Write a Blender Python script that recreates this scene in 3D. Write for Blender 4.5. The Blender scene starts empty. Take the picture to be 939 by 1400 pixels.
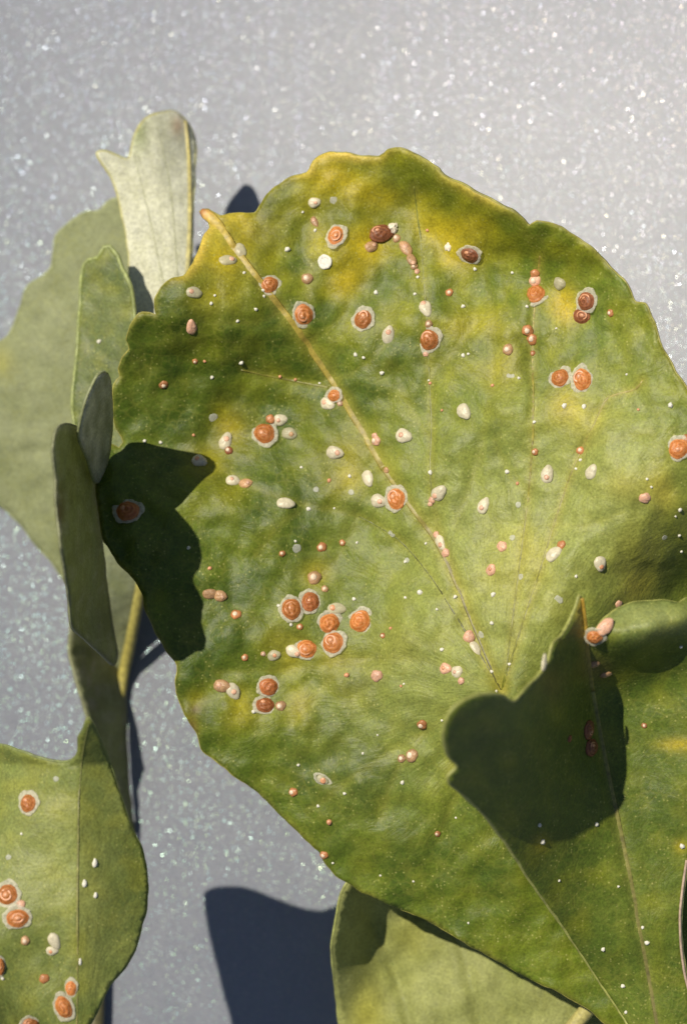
import bpy, math, random
import numpy as np
from mathutils import Vector, Matrix, noise
from mathutils.geometry import delaunay_2d_cdt

# ------------------------------------------------------------------ frame, camera, light
# Working frame: x right, y up (as in the photograph), z towards the lens, all in metres, z = 0 at the
# plane in focus.  The grey panel is inclined to the lens; the whole place is turned so that it lies level.
S = 0.0500 / 939.0            # metres per photograph pixel in the focus plane
DIST = 0.200                  # lens to focus plane
MM = 0.001
PANEL_Z = -0.026
n_panel = Vector((-0.16, 0.106, 1.0)).normalized()
sun_cam = Vector((-0.545, 0.475, 1.0)).normalized()

up = Vector((0, 1, 0)); up = (up - n_panel * up.dot(n_panel)).normalized()
right = up.cross(n_panel).normalized()
ROT = Matrix((right, up, n_panel))            # working frame -> world
ORG = Vector((0, 0, PANEL_Z))
ROTN = np.array(ROT); ORGN = np.array(ORG)

def W(v):
    return ROT @ (Vector(v) - ORG)

def P(px, py, z):             # photograph pixel at depth z (mm) -> world
    z = z * MM
    k = (DIST - z) / DIST
    return W(((px - 469.5) * S * k, (700 - py) * S * k, z))

def PN(px, py, z):            # the same for arrays
    px = np.asarray(px, float); py = np.asarray(py, float); z = np.asarray(z, float) * MM
    k = (DIST - z) / DIST
    v = np.stack([(px - 469.5) * S * k, (700 - py) * S * k, z], -1) - ORGN
    return v @ ROTN.T

def panel_h(x, y):            # the sheet is slightly bowed: depth (mm) at x, y (mm)
    c = min(max(x, -34.0), 34.0)
    return PANEL_Z / MM + 0.16 * x + 0.0033 * c * c + (x - c) * 0.0066 * c - 0.106 * y

def panel_z(px, py):          # depth (mm) of the panel behind a pixel
    z = PANEL_Z / MM
    for _ in range(6):
        k = (DIST - z * MM) / DIST
        z = panel_h((px - 469.5) * S * k / MM, (700 - py) * S * k / MM)
    return z

scn = bpy.context.scene
COL = scn.collection
cam_d = bpy.data.cameras.new('camera'); cam = bpy.data.objects.new('camera', cam_d); COL.objects.link(cam)
cam_d.sensor_fit = 'VERTICAL'; cam_d.sensor_height = 36.0; cam_d.sensor_width = 24.0
cam_d.lens = 36.0 * DIST / (1400 * S)
cam_d.clip_start = 0.005; cam_d.clip_end = 50
cam.matrix_world = Matrix.Translation(W((0, 0, DIST))) @ ROT.to_4x4()
cam_d.dof.use_dof = True; cam_d.dof.focus_distance = DIST - 0.0005; cam_d.dof.aperture_fstop = 32.0
scn.camera = cam

sun_w = (ROT @ sun_cam).normalized()
world = bpy.data.worlds.new('World'); scn.world = world; world.use_nodes = True
wn = world.node_tree.nodes; wl = world.node_tree.links
sky = wn.new('ShaderNodeTexSky'); sky.sky_type = 'NISHITA'; sky.sun_disc = False
sky.sun_elevation = math.asin(sun_w.z); sky.sun_rotation = math.atan2(sun_w.x, sun_w.y)
bg = wn['Background']; bg.inputs['Strength'].default_value = 0.06
wl.new(sky.outputs[0], bg.inputs['Color'])
sd = bpy.data.lights.new('sun', 'SUN'); sd.energy = 4.8; sd.angle = math.radians(0.53); sd.color = (1.0, 0.92, 0.78)
sun = bpy.data.objects.new('sun', sd); COL.objects.link(sun)
sun.rotation_euler = sun_w.to_track_quat('Z', 'Y').to_euler(); sun.location = sun_w * 0.5
vs = scn.view_settings; vs.view_transform = 'Standard'; vs.look = 'None'; vs.exposure = 0.0; vs.gamma = 1.0
vs.use_curve_mapping = False

random.seed(7); np.random.seed(7)

# ------------------------------------------------------------------ materials
def new_mat(name):
    m = bpy.data.materials.new(name); m.use_nodes = True
    nt = m.node_tree
    return m, nt, nt.nodes, nt.links, nt.nodes['Principled BSDF'], nt.nodes['Material Output']

def noise_node(nodes, links, coord, scale, detail=3, rough=0.55):
    n = nodes.new('ShaderNodeTexNoise'); n.inputs['Scale'].default_value = scale
    n.inputs['Detail'].default_value = detail; n.inputs['Roughness'].default_value = rough
    links.new(coord, n.inputs['Vector']); return n

def maprange(nodes, links, src, a, b, c=0.0, d=1.0):
    n = nodes.new('ShaderNodeMapRange'); n.inputs[1].default_value = a; n.inputs[2].default_value = b
    n.inputs[3].default_value = c; n.inputs[4].default_value = d
    links.new(src, n.inputs[0]); return n.outputs[0]

def mixcol(nodes, links, fac, a, b, mode='MIX'):
    n = nodes.new('ShaderNodeMix'); n.data_type = 'RGBA'; n.blend_type = mode
    if isinstance(fac, float): n.inputs[0].default_value = fac
    else: links.new(fac, n.inputs[0])
    for s, i in ((a, 6), (b, 7)):
        if isinstance(s, tuple): n.inputs[i].default_value = (*s, 1)
        else: links.new(s, n.inputs[i])
    return n.outputs[2]

def math_node(nodes, links, op, a, b=None):
    n = nodes.new('ShaderNodeMath'); n.operation = op
    for s, i in ((a, 0), (b, 1)):
        if s is None: continue
        if isinstance(s, (int, float)): n.inputs[i].default_value = s
        else: links.new(s, n.inputs[i])
    return n.outputs[0]

def leaf_material(name, rough=0.50, spec=0.34, trans=0.04, stipple=1.0, bump=0.42, streak=0.0, glow=(1.3, 1.35, 0.5)):
    m, nt, N, L, bs, out = new_mat(name)
    at = N.new('ShaderNodeAttribute'); at.attribute_name = 'tint'
    tc = N.new('ShaderNodeTexCoord'); co = tc.outputs['Object']
    col = at.outputs['Color']
    n1 = noise_node(N, L, co, 900, 4, 0.6)          # mottling about a millimetre across
    f1 = maprange(N, L, n1.outputs['Fac'], 0.3, 0.7, 0.88, 1.12)
    n2 = noise_node(N, L, co, 5200, 3, 0.65)        # fine grain
    f2 = maprange(N, L, n2.outputs['Fac'], 0.28, 0.72, 0.70, 1.30)
    f = math_node(N, L, 'MULTIPLY', f1, f2)
    mul = N.new('ShaderNodeVectorMath'); mul.operation = 'SCALE'
    L.new(col, mul.inputs[0]); L.new(f, mul.inputs['Scale']); col = mul.outputs[0]
    n3 = noise_node(N, L, co, 380, 4, 0.6)          # drifting yellowish patches
    f3 = maprange(N, L, n3.outputs['Fac'], 0.5, 0.75, 0.0, 0.18 * stipple)
    col = mixcol(N, L, f3, col, (0.36, 0.33, 0.035))
    # pale pin-prick stippling (feeding marks)
    vo = N.new('ShaderNodeTexVoronoi'); vo.inputs['Scale'].default_value = 3600; L.new(co, vo.inputs['Vector'])
    nm = noise_node(N, L, co, 500, 3)
    d = maprange(N, L, vo.outputs['Distance'], 0.10, 0.34, 1.0, 0.0)
    sel = N.new('ShaderNodeSeparateColor'); L.new(vo.outputs['Color'], sel.inputs[0])
    s1 = math_node(N, L, 'GREATER_THAN', sel.outputs[0], 0.68)
    s2 = maprange(N, L, nm.outputs['Fac'], 0.40, 0.62, 0.08, 0.62 * stipple)
    dd = math_node(N, L, 'MULTIPLY', math_node(N, L, 'MULTIPLY', d, s1), s2)
    col = mixcol(N, L, dd, col, (0.46, 0.45, 0.14))
    dn = noise_node(N, L, co, 1500, 2); dv = N.new('ShaderNodeVectorMath'); dv.operation = 'MULTIPLY_ADD'
    L.new(dn.outputs['Color'], dv.inputs[0]); dv.inputs[1].default_value = (0.0006, 0.0006, 0.0006); L.new(co, dv.inputs[2])
    ve = N.new('ShaderNodeTexVoronoi'); ve.feature = 'DISTANCE_TO_EDGE'; ve.inputs['Scale'].default_value = 1250; L.new(dv.outputs[0], ve.inputs['Vector'])
    net = maprange(N, L, ve.outputs['Distance'], 0.0, 0.16, 1.0, 0.0)
    netm = math_node(N, L, 'MULTIPLY', net, maprange(N, L, nm.outputs['Fac'], 0.35, 0.65, 0.02, 0.22))
    col = mixcol(N, L, netm, col, (0.30, 0.30, 0.05))
    fb = N.new('ShaderNodeAttribute'); fb.attribute_name = 'flow'
    nb_ = noise_node(N, L, fb.outputs['Vector'], 0.8, 4, 0.65)
    fs = N.new('ShaderNodeVectorMath'); fs.operation = 'SCALE'; L.new(col, fs.inputs[0]); L.new(maprange(N, L, nb_.outputs['Fac'], 0.3, 0.7, 0.90, 1.10), fs.inputs['Scale']); col = fs.outputs[0]
    L.new(col, bs.inputs['Base Color'])
    bs.inputs['Specular IOR Level'].default_value = spec
    r = maprange(N, L, n1.outputs['Fac'], 0.3, 0.7, rough - 0.02, rough + 0.03)
    L.new(r, bs.inputs['Roughness'])
    # relief: cell grain and fine wrinkling
    bn = N.new('ShaderNodeBump'); bn.inputs['Strength'].default_value = bump; bn.inputs['Distance'].default_value = 0.00012
    n4 = noise_node(N, L, co, 3200, 4, 0.7); n5 = noise_node(N, L, co, 1100, 3, 0.6)
    h = math_node(N, L, 'ADD', math_node(N, L, 'MULTIPLY', n4.outputs['Fac'], 0.55), math_node(N, L, 'MULTIPLY', n5.outputs['Fac'], 1.2))
    h = math_node(N, L, 'SUBTRACT', h, math_node(N, L, 'MULTIPLY', net, 0.12))
    fa = N.new('ShaderNodeAttribute'); fa.attribute_name = 'flow'
    nf = noise_node(N, L, fa.outputs['Vector'], 1.0, 4, 0.6)
    h = math_node(N, L, 'ADD', h, math_node(N, L, 'MULTIPLY', nf.outputs['Fac'], 1.5))
    if streak > 0:
        mp = N.new('ShaderNodeMapping'); mp.inputs['Rotation'].default_value = (0, 0, 0.35); mp.inputs['Scale'].default_value = (2600, 420, 700)
        L.new(co, mp.inputs['Vector'])
        ns = noise_node(N, L, mp.outputs[0], 1.0, 3, 0.6)
        h = math_node(N, L, 'ADD', h, math_node(N, L, 'MULTIPLY', ns.outputs['Fac'], streak))
    L.new(h, bn.inputs['Height']); L.new(bn.outputs[0], bs.inputs['Normal'])
    tr = N.new('ShaderNodeBsdfTranslucent')
    tcn = N.new('ShaderNodeVectorMath'); tcn.operation = 'MULTIPLY'; tcn.inputs[1].default_value = glow
    L.new(col, tcn.inputs[0]); L.new(tcn.outputs[0], tr.inputs['Color'])
    mx = N.new('ShaderNodeMixShader'); mx.inputs[0].default_value = trans
    L.new(bs.outputs[0], mx.inputs[1]); L.new(tr.outputs[0], mx.inputs[2]); L.new(mx.outputs[0], out.inputs['Surface'])
    return m

def plain_material(name, color, rough=0.5, var=0.25, scale=2500, spec=0.4, sss=0.0, trans=0.0, bump=0.0, rnd=0.0):
    m, nt, N, L, bs, out = new_mat(name)
    tc = N.new('ShaderNodeTexCoord'); gi = N.new('ShaderNodeNewGeometry')
    n = noise_node(N, L, gi.outputs['Position'], scale, 3)
    f = maprange(N, L, n.outputs['Fac'], 0.3, 0.7, 1 - var, 1 + var)
    if rnd:
        oi = N.new('ShaderNodeObjectInfo')
        f = math_node(N, L, 'MULTIPLY', f, maprange(N, L, oi.outputs['Random'], 0, 1, 1 - rnd, 1 + rnd))
    c = N.new('ShaderNodeVectorMath'); c.operation = 'SCALE'; c.inputs[0].default_value = color; L.new(f, c.inputs['Scale'])
    L.new(c.outputs[0], bs.inputs['Base Color']); bs.inputs['Roughness'].default_value = rough
    bs.inputs['Specular IOR Level'].default_value = spec
    if sss:
        bs.inputs['Subsurface Weight'].default_value = sss; bs.inputs['Subsurface Radius'].default_value = (0.0003, 0.0002, 0.0001)
        bs.inputs['Subsurface Scale'].default_value = 1.0
    if bump:
        bn = N.new('ShaderNodeBump'); bn.inputs['Strength'].default_value = bump; bn.inputs['Distance'].default_value = 0.00006
        nb = noise_node(N, L, gi.outputs['Position'], scale * 2.2, 3); L.new(nb.outputs['Fac'], bn.inputs['Height']); L.new(bn.outputs[0], bs.inputs['Normal'])
    if trans:
        tr = N.new('ShaderNodeBsdfTransparent'); mx = N.new('ShaderNodeMixShader'); mx.inputs[0].default_value = trans
        L.new(bs.outputs[0], mx.inputs[1]); L.new(tr.outputs[0], mx.inputs[2]); L.new(mx.outputs[0], out.inputs['Surface'])
    return m

def scale_material(name, dark, light, rnd=0.18):
    """Waxy armour with concentric growth rings (object space: the cover is one unit in radius)."""
    m, nt, N, L, bs, out = new_mat(name)
    tc = N.new('ShaderNodeTexCoord'); gi = N.new('ShaderNodeNewGeometry'); oi = N.new('ShaderNodeObjectInfo')
    sp = N.new('ShaderNodeSeparateXYZ'); L.new(tc.outputs['Object'], sp.inputs[0])
    cx = N.new('ShaderNodeCombineXYZ'); L.new(sp.outputs[0], cx.inputs[0]); L.new(sp.outputs[1], cx.inputs[1])
    ln = N.new('ShaderNodeVectorMath'); ln.operation = 'LENGTH'; L.new(cx.outputs[0], ln.inputs[0])
    nz = noise_node(N, L, gi.outputs['Position'], 2600, 3)
    rr = math_node(N, L, 'ADD', ln.outputs['Value'], math_node(N, L, 'MULTIPLY', nz.outputs['Fac'], 0.22))
    wv = math_node(N, L, 'SINE', math_node(N, L, 'MULTIPLY', rr, 24.0))
    f = maprange(N, L, wv, -1, 1, 0.0, 0.55)
    nz2 = noise_node(N, L, gi.outputs['Position'], 5200, 3)
    f = math_node(N, L, 'ADD', f, maprange(N, L, nz2.outputs['Fac'], 0.35, 0.7, -0.1, 0.35))
    nt_ = N.new('ShaderNodeClamp'); L.new(f, nt_.inputs[0])
    col = mixcol(N, L, nt_.outputs[0], dark, light)
    sc = N.new('ShaderNodeVectorMath'); sc.operation = 'SCALE'; L.new(col, sc.inputs[0])
    L.new(maprange(N, L, oi.outputs['Random'], 0, 1, 1 - rnd, 1 + rnd), sc.inputs['Scale'])
    L.new(sc.outputs[0], bs.inputs['Base Color'])
    bs.inputs['Roughness'].default_value = 0.46; bs.inputs['Specular IOR Level'].default_value = 0.32
    bs.inputs['Subsurface Weight'].default_value = 0.25; bs.inputs['Subsurface Radius'].default_value = (0.0003, 0.00012, 0.00005)
    bs.inputs['Subsurface Scale'].default_value = 1.0
    bn = N.new('ShaderNodeBump'); bn.inputs['Strength'].default_value = 0.42; bn.inputs['Distance'].default_value = 0.00005
    L.new(nz2.outputs['Fac'], bn.inputs['Height']); L.new(bn.outputs[0], bs.inputs['Normal'])
    return m

def panel_material():
    m, nt, N, L, bs, out = new_mat('flecked_grey_metal')
    tc = N.new('ShaderNodeTexCoord'); co = tc.outputs['Object']
    n1 = noise_node(N, L, co, 240, 4, 0.6)
    n0 = noise_node(N, L, co, 2200, 3, 0.6)
    c = mixcol(N, L, maprange(N, L, n1.outputs['Fac'], 0.3, 0.7), (0.190, 0.206, 0.243), (0.220, 0.234, 0.268))
    c = mixcol(N, L, maprange(N, L, n0.outputs['Fac'], 0.3, 0.7, 0.0, 0.5), c, (0.25, 0.258, 0.285))
    L.new(c, bs.inputs['Base Color']); bs.inputs['Roughness'].default_value = 0.45; bs.inputs['Metallic'].default_value = 0.0
    bs.inputs['Specular IOR Level'].default_value = 0.38
    # metal flakes: every cell is a tiny mirror with a tilt of its own
    def flakes(scale, keep, tilt, rough, color):
        vo = N.new('ShaderNodeTexVoronoi'); vo.inputs['Scale'].default_value = scale; L.new(co, vo.inputs['Vector'])
        gi = N.new('ShaderNodeNewGeometry')
        sb = N.new('ShaderNodeVectorMath'); sb.operation = 'SUBTRACT'; sb.inputs[1].default_value = (0.5, 0.5, 0.5); L.new(vo.outputs['Color'], sb.inputs[0])
        sc = N.new('ShaderNodeVectorMath'); sc.operation = 'SCALE'; sc.inputs['Scale'].default_value = tilt; L.new(sb.outputs[0], sc.inputs[0])
        ad = N.new('ShaderNodeVectorMath'); ad.operation = 'ADD'; L.new(gi.outputs['Normal'], ad.inputs[0]); L.new(sc.outputs[0], ad.inputs[1])
        nn = N.new('ShaderNodeVectorMath'); nn.operation = 'NORMALIZE'; L.new(ad.outputs[0], nn.inputs[0])
        g = N.new('ShaderNodeBsdfGlossy'); g.inputs['Roughness'].default_value = rough
        hs = mixcol(N, L, 0.28, color, vo.outputs['Color']); L.new(hs, g.inputs['Color']); L.new(nn.outputs[0], g.inputs['Normal'])
        w = N.new('ShaderNodeTexWhiteNoise'); L.new(vo.outputs['Position'], w.inputs['Vector'])
        k = math_node(N, L, 'GREATER_THAN', w.outputs['Value'], 1 - keep)
        inner = maprange(N, L, vo.outputs['Distance'], 0.30, 0.45, 1.0, 0.0)
        return g.outputs[0], math_node(N, L, 'MULTIPLY', k, inner)
    g1, k1 = flakes(15000, 0.28, 0.62, 0.38, (0.27, 0.275, 0.29))
    g2, k2 = flakes(13500, 0.045, 0.60, 0.28, (0.46, 0.46, 0.48))
    m1 = N.new('ShaderNodeMixShader'); L.new(k1, m1.inputs[0]); L.new(bs.outputs[0], m1.inputs[1]); L.new(g1, m1.inputs[2])
    m2 = N.new('ShaderNodeMixShader'); L.new(k2, m2.inputs[0]); L.new(m1.outputs[0], m2.inputs[1]); L.new(g2, m2.inputs[2])
    L.new(m2.outputs[0], out.inputs['Surface'])
    return m

def tint_material(name, rough=0.5):
    m, nt, N, L, bs, out = new_mat(name)
    at = N.new('ShaderNodeAttribute'); at.attribute_name = 'tint'
    tc = N.new('ShaderNodeTexCoord'); n = noise_node(N, L, tc.outputs['Object'], 2600, 3)
    sc = N.new('ShaderNodeVectorMath'); sc.operation = 'SCALE'; L.new(at.outputs['Color'], sc.inputs[0])
    L.new(maprange(N, L, n.outputs['Fac'], 0.3, 0.7, 0.7, 1.3), sc.inputs['Scale'])
    L.new(sc.outputs[0], bs.inputs['Base Color']); bs.inputs['Roughness'].default_value = rough
    bs.inputs['Subsurface Weight'].default_value = 0.0
    bn = N.new('ShaderNodeBump'); bn.inputs['Strength'].default_value = 0.4; bn.inputs['Distance'].default_value = 0.00008
    L.new(n.outputs['Fac'], bn.inputs['Height']); L.new(bn.outputs[0], bs.inputs['Normal'])
    return m

M_LEAF = leaf_material('leaf_upper_side')
M_LEAF_BACK = leaf_material('leaf_soft_side', rough=0.6, spec=0.25, trans=0.25, stipple=0.15, bump=0.3, streak=0.0)
M_UNDER = leaf_material('leaf_underside', rough=0.65, spec=0.2, trans=0.25, stipple=0.1, bump=0.3, streak=1.6)
M_EDGE = leaf_material('leaf_thin_blade', rough=0.55, spec=0.25, trans=0.55, stipple=0.15, bump=0.3, glow=(0.95, 0.98, 0.80))
M_TINT = tint_material('leaf_margin_and_veins')
M_PANEL = panel_material()
M_ORANGE = scale_material('scale_cover_orange', (0.36, 0.115, 0.022), (0.60, 0.255, 0.09), rnd=0.26)
M_BROWN = scale_material('scale_cover_brown', (0.16, 0.052, 0.020), (0.32, 0.125, 0.055))
M_RUST = scale_material('scale_cover_rust', (0.28, 0.085, 0.024), (0.44, 0.17, 0.06), rnd=0.22)
M_RIM = plain_material('waxy_rim', (0.66, 0.62, 0.48), 0.6, 0.3, 5200, 0.25, trans=0.48, bump=0.4)
M_FILM = plain_material('thin_wax', (0.72, 0.72, 0.64), 0.5, 0.2, 5000, 0.35, trans=0.6)
M_CLEAR = plain_material('scale_cover_translucent', (0.60, 0.55, 0.36), 0.4, 0.15, 3500, 0.45, trans=0.35, bump=0.2, rnd=0.1)
M_BOSS = plain_material('scale_boss', (0.60, 0.28, 0.14), 0.4, 0.2, 5000, 0.6)
M_WHITE = plain_material('scale_cover_white', (0.64, 0.58, 0.41), 0.4, 0.16, 3500, 0.45, trans=0.12, bump=0.25, rnd=0.1)
M_PINK = plain_material('scale_cover_pink', (0.62, 0.36, 0.235), 0.42, 0.22, 3500, 0.5, sss=0.2, bump=0.5, rnd=0.12)
M_TAN = plain_material('scale_cover_tan', (0.40, 0.235, 0.115), 0.42, 0.25, 3500, 0.5, sss=0.1, bump=0.5, rnd=0.2)
M_NYMPH = plain_material('nymph_brown', (0.40, 0.165, 0.06), 0.4, 0.25, 4000, 0.5, bump=0.4, rnd=0.2)
M_CAP = plain_material('nymph_cap', (0.74, 0.58, 0.42), 0.4, 0.15, 4000, 0.5)
M_SPECK = plain_material('white_wax', (0.70, 0.67, 0.57), 0.6, 0.2, 6000, 0.4)
M_CRUST = plain_material('white_crust', (0.74, 0.66, 0.52), 0.7, 0.3, 6000, 0.3, bump=0.8)

# ------------------------------------------------------------------ helpers
def tag(o, label=None, cat=None, group=None, kind=None):
    for k, v in (('label', label), ('category', cat), ('group', group), ('kind', kind)):
        if v: o[k] = v
    return o

def mesh_obj(name, verts, faces, mats, parent=None, smooth=True, tint=None, fmat=None):
    me = bpy.data.meshes.new(name)
    me.from_pydata([tuple(v) for v in verts], [], [tuple(int(i) for i in f) for f in faces])
    for m in (mats if isinstance(mats, (list, tuple)) else [mats]): me.materials.append(m)
    if smooth: me.polygons.foreach_set('use_smooth', [True] * len(me.polygons))
    if fmat is not None: me.polygons.foreach_set('material_index', [int(i) for i in fmat])
    if tint is not None:
        a = me.color_attributes.new('tint', 'FLOAT_COLOR', 'POINT')
        t = np.ones((len(verts), 4), np.float32); t[:, :3] = tint
        a.data.foreach_set('color', t.ravel())
    me.update()
    o = bpy.data.objects.new(name, me); COL.objects.link(o)
    if parent: o.parent = parent
    return o

def catmull(pts, step, closed=True):
    pts = [np.array(p, float) for p in pts]; n = len(pts); out = []
    rng = range(n) if closed else range(n - 1)
    for i in rng:
        g = (lambda j: pts[j % n]) if closed else (lambda j: pts[min(max(j, 0), n - 1)])
        p0, p1, p2, p3 = g(i - 1), g(i), g(i + 1), g(i + 2)
        k = max(1, int(np.linalg.norm((p2 - p1)[:2]) / step))
        for j in range(k):
            t = j / k
            m1 = (p2 - p0) * 0.5 * 0.85; m2 = (p3 - p1) * 0.5 * 0.85
            t2, t3 = t * t, t * t * t
            out.append((2*t3-3*t2+1)*p1 + (t3-2*t2+t)*m1 + (-2*t3+3*t2)*p2 + (t3-t2)*m2)
    if not closed: out.append(pts[-1])
    return np.array(out)

def inside(poly, q):
    x, y = q[:, 0], q[:, 1]; c = np.zeros(len(q), bool)
    px, py = poly[:, 0], poly[:, 1]; j = len(poly) - 1
    for i in range(len(poly)):
        if py[i] != py[j]:
            m = ((py[i] > y) != (py[j] > y)) & (x < (px[j] - px[i]) * (y - py[i]) / (py[j] - py[i]) + px[i])
            c ^= m
        j = i
    return c

def dist_to(poly, q, closed=True):
    d = np.full(len(q), 1e9)
    a = poly; b = np.roll(poly, -1, 0)
    if not closed: a, b = poly[:-1], poly[1:]
    for i in range(len(a)):
        ab = b[i] - a[i]; l2 = max(ab @ ab, 1e-9)
        t = np.clip(((q - a[i]) @ ab) / l2, 0, 1)
        e = q - a[i] - t[:, None] * ab
        d = np.minimum(d, np.hypot(e[:, 0], e[:, 1]))
    return d

class TPS:
    def __init__(self, ctrl, lam=0.02):
        c = np.array(ctrl, float); self.xy = c[:, :2] / 300.0; z = c[:, 2]; n = len(c)
        K = self.k(self.xy, self.xy) + lam * np.eye(n); Pm = np.c_[np.ones(n), self.xy]
        A = np.block([[K, Pm], [Pm.T, np.zeros((3, 3))]])
        self.w = np.linalg.solve(A, np.r_[z, 0, 0, 0]); self.n = n
    def k(self, a, b):
        r2 = ((a[:, None] - b[None]) ** 2).sum(-1); return 0.5 * r2 * np.log(r2 + 1e-12)
    def __call__(self, q):
        q = np.asarray(q, float) / 300.0
        return self.k(q, self.xy) @ self.w[:self.n] + np.c_[np.ones(len(q)), q] @ self.w[self.n:]

def vnoise(q, scale, seed):
    return np.array([noise.noise(Vector((p[0] / scale + seed * 3.7, p[1] / scale - seed * 1.9, seed * 0.77))) for p in q])

class Surface:
    """height (mm) of a leaf over the photograph, from its control points, puckers and vein grooves"""
    def __init__(self, ctrl=None, fn=None, bumps=(), veins=(), pucker=(0.0, 70), seed=1, groove=0.22):
        self.t = TPS(ctrl) if ctrl else None; self.fn = fn; self.b = bumps; self.v = [catmull(v, 12, False) for v in veins]
        self.p = pucker; self.seed = seed; self.g = groove
    def __call__(self, q):
        q = np.atleast_2d(np.asarray(q, float))
        z = self.t(q) if self.t else self.fn(q)
        for bx, by, r, a in self.b:
            z = z + a * np.exp(-((q[:, 0] - bx) ** 2 + (q[:, 1] - by) ** 2) / (r * r))
        if self.p[0]:
            z = z + self.p[0] * (vnoise(q, self.p[1], self.seed) + 0.5 * vnoise(q, self.p[1] * 0.42, self.seed + 5) + 0.13 * vnoise(q, self.p[1] * 0.19, self.seed + 8))
        for v in self.v:
            d = dist_to(v, q, False); z = z - self.g * np.exp(-(d / 9.0) ** 2)
        return z
    def frame(self, px, py):
        e = 3.0
        q = np.array([[px, py], [px + e, py], [px - e, py], [px, py + e], [px, py - e]])
        z = self(q); w = PN(q[:, 0], q[:, 1], z)
        ex = Vector(w[1] - w[2]).normalized(); ey = Vector(w[4] - w[3])
        n = ex.cross(ey).normalized(); ey = n.cross(ex)
        return Vector(w[0]), ex, ey, n

def tube(pts, radii, seg=10, cap=True, flat=1.0, closed=False):
    pts = [Vector(p) for p in pts]; n = len(pts); V = []; F = []
    nrm = Vector((0, 0, 1))
    for i, p in enumerate(pts):
        a = pts[(i - 1) % n] if closed else pts[max(i - 1, 0)]; b = pts[(i + 1) % n] if closed else pts[min(i + 1, n - 1)]
        t = (b - a).normalized() if (b - a).length > 1e-9 else Vector((1, 0, 0))
        s = t.cross(nrm); s = s.normalized() if s.length > 1e-4 else Vector((1, 0, 0)); u = s.cross(t)
        r = radii[i] if hasattr(radii, '__len__') else radii
        for k in range(seg):
            an = 2 * math.pi * k / seg
            V.append(p + s * (r * math.cos(an)) + u * (r * flat * math.sin(an)))
    m = n if closed else n - 1
    for i in range(m):
        for k in range(seg):
            a = i * seg + k; b = i * seg + (k + 1) % seg; c = ((i + 1) % n) * seg + (k + 1) % seg; d = ((i + 1) % n) * seg + k
            F.append((a, b, c, d))
    if cap and not closed:
        F.append(tuple(range(seg))[::-1]); F.append(tuple(range((n - 1) * seg, n * seg)))
    return V, F

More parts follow.
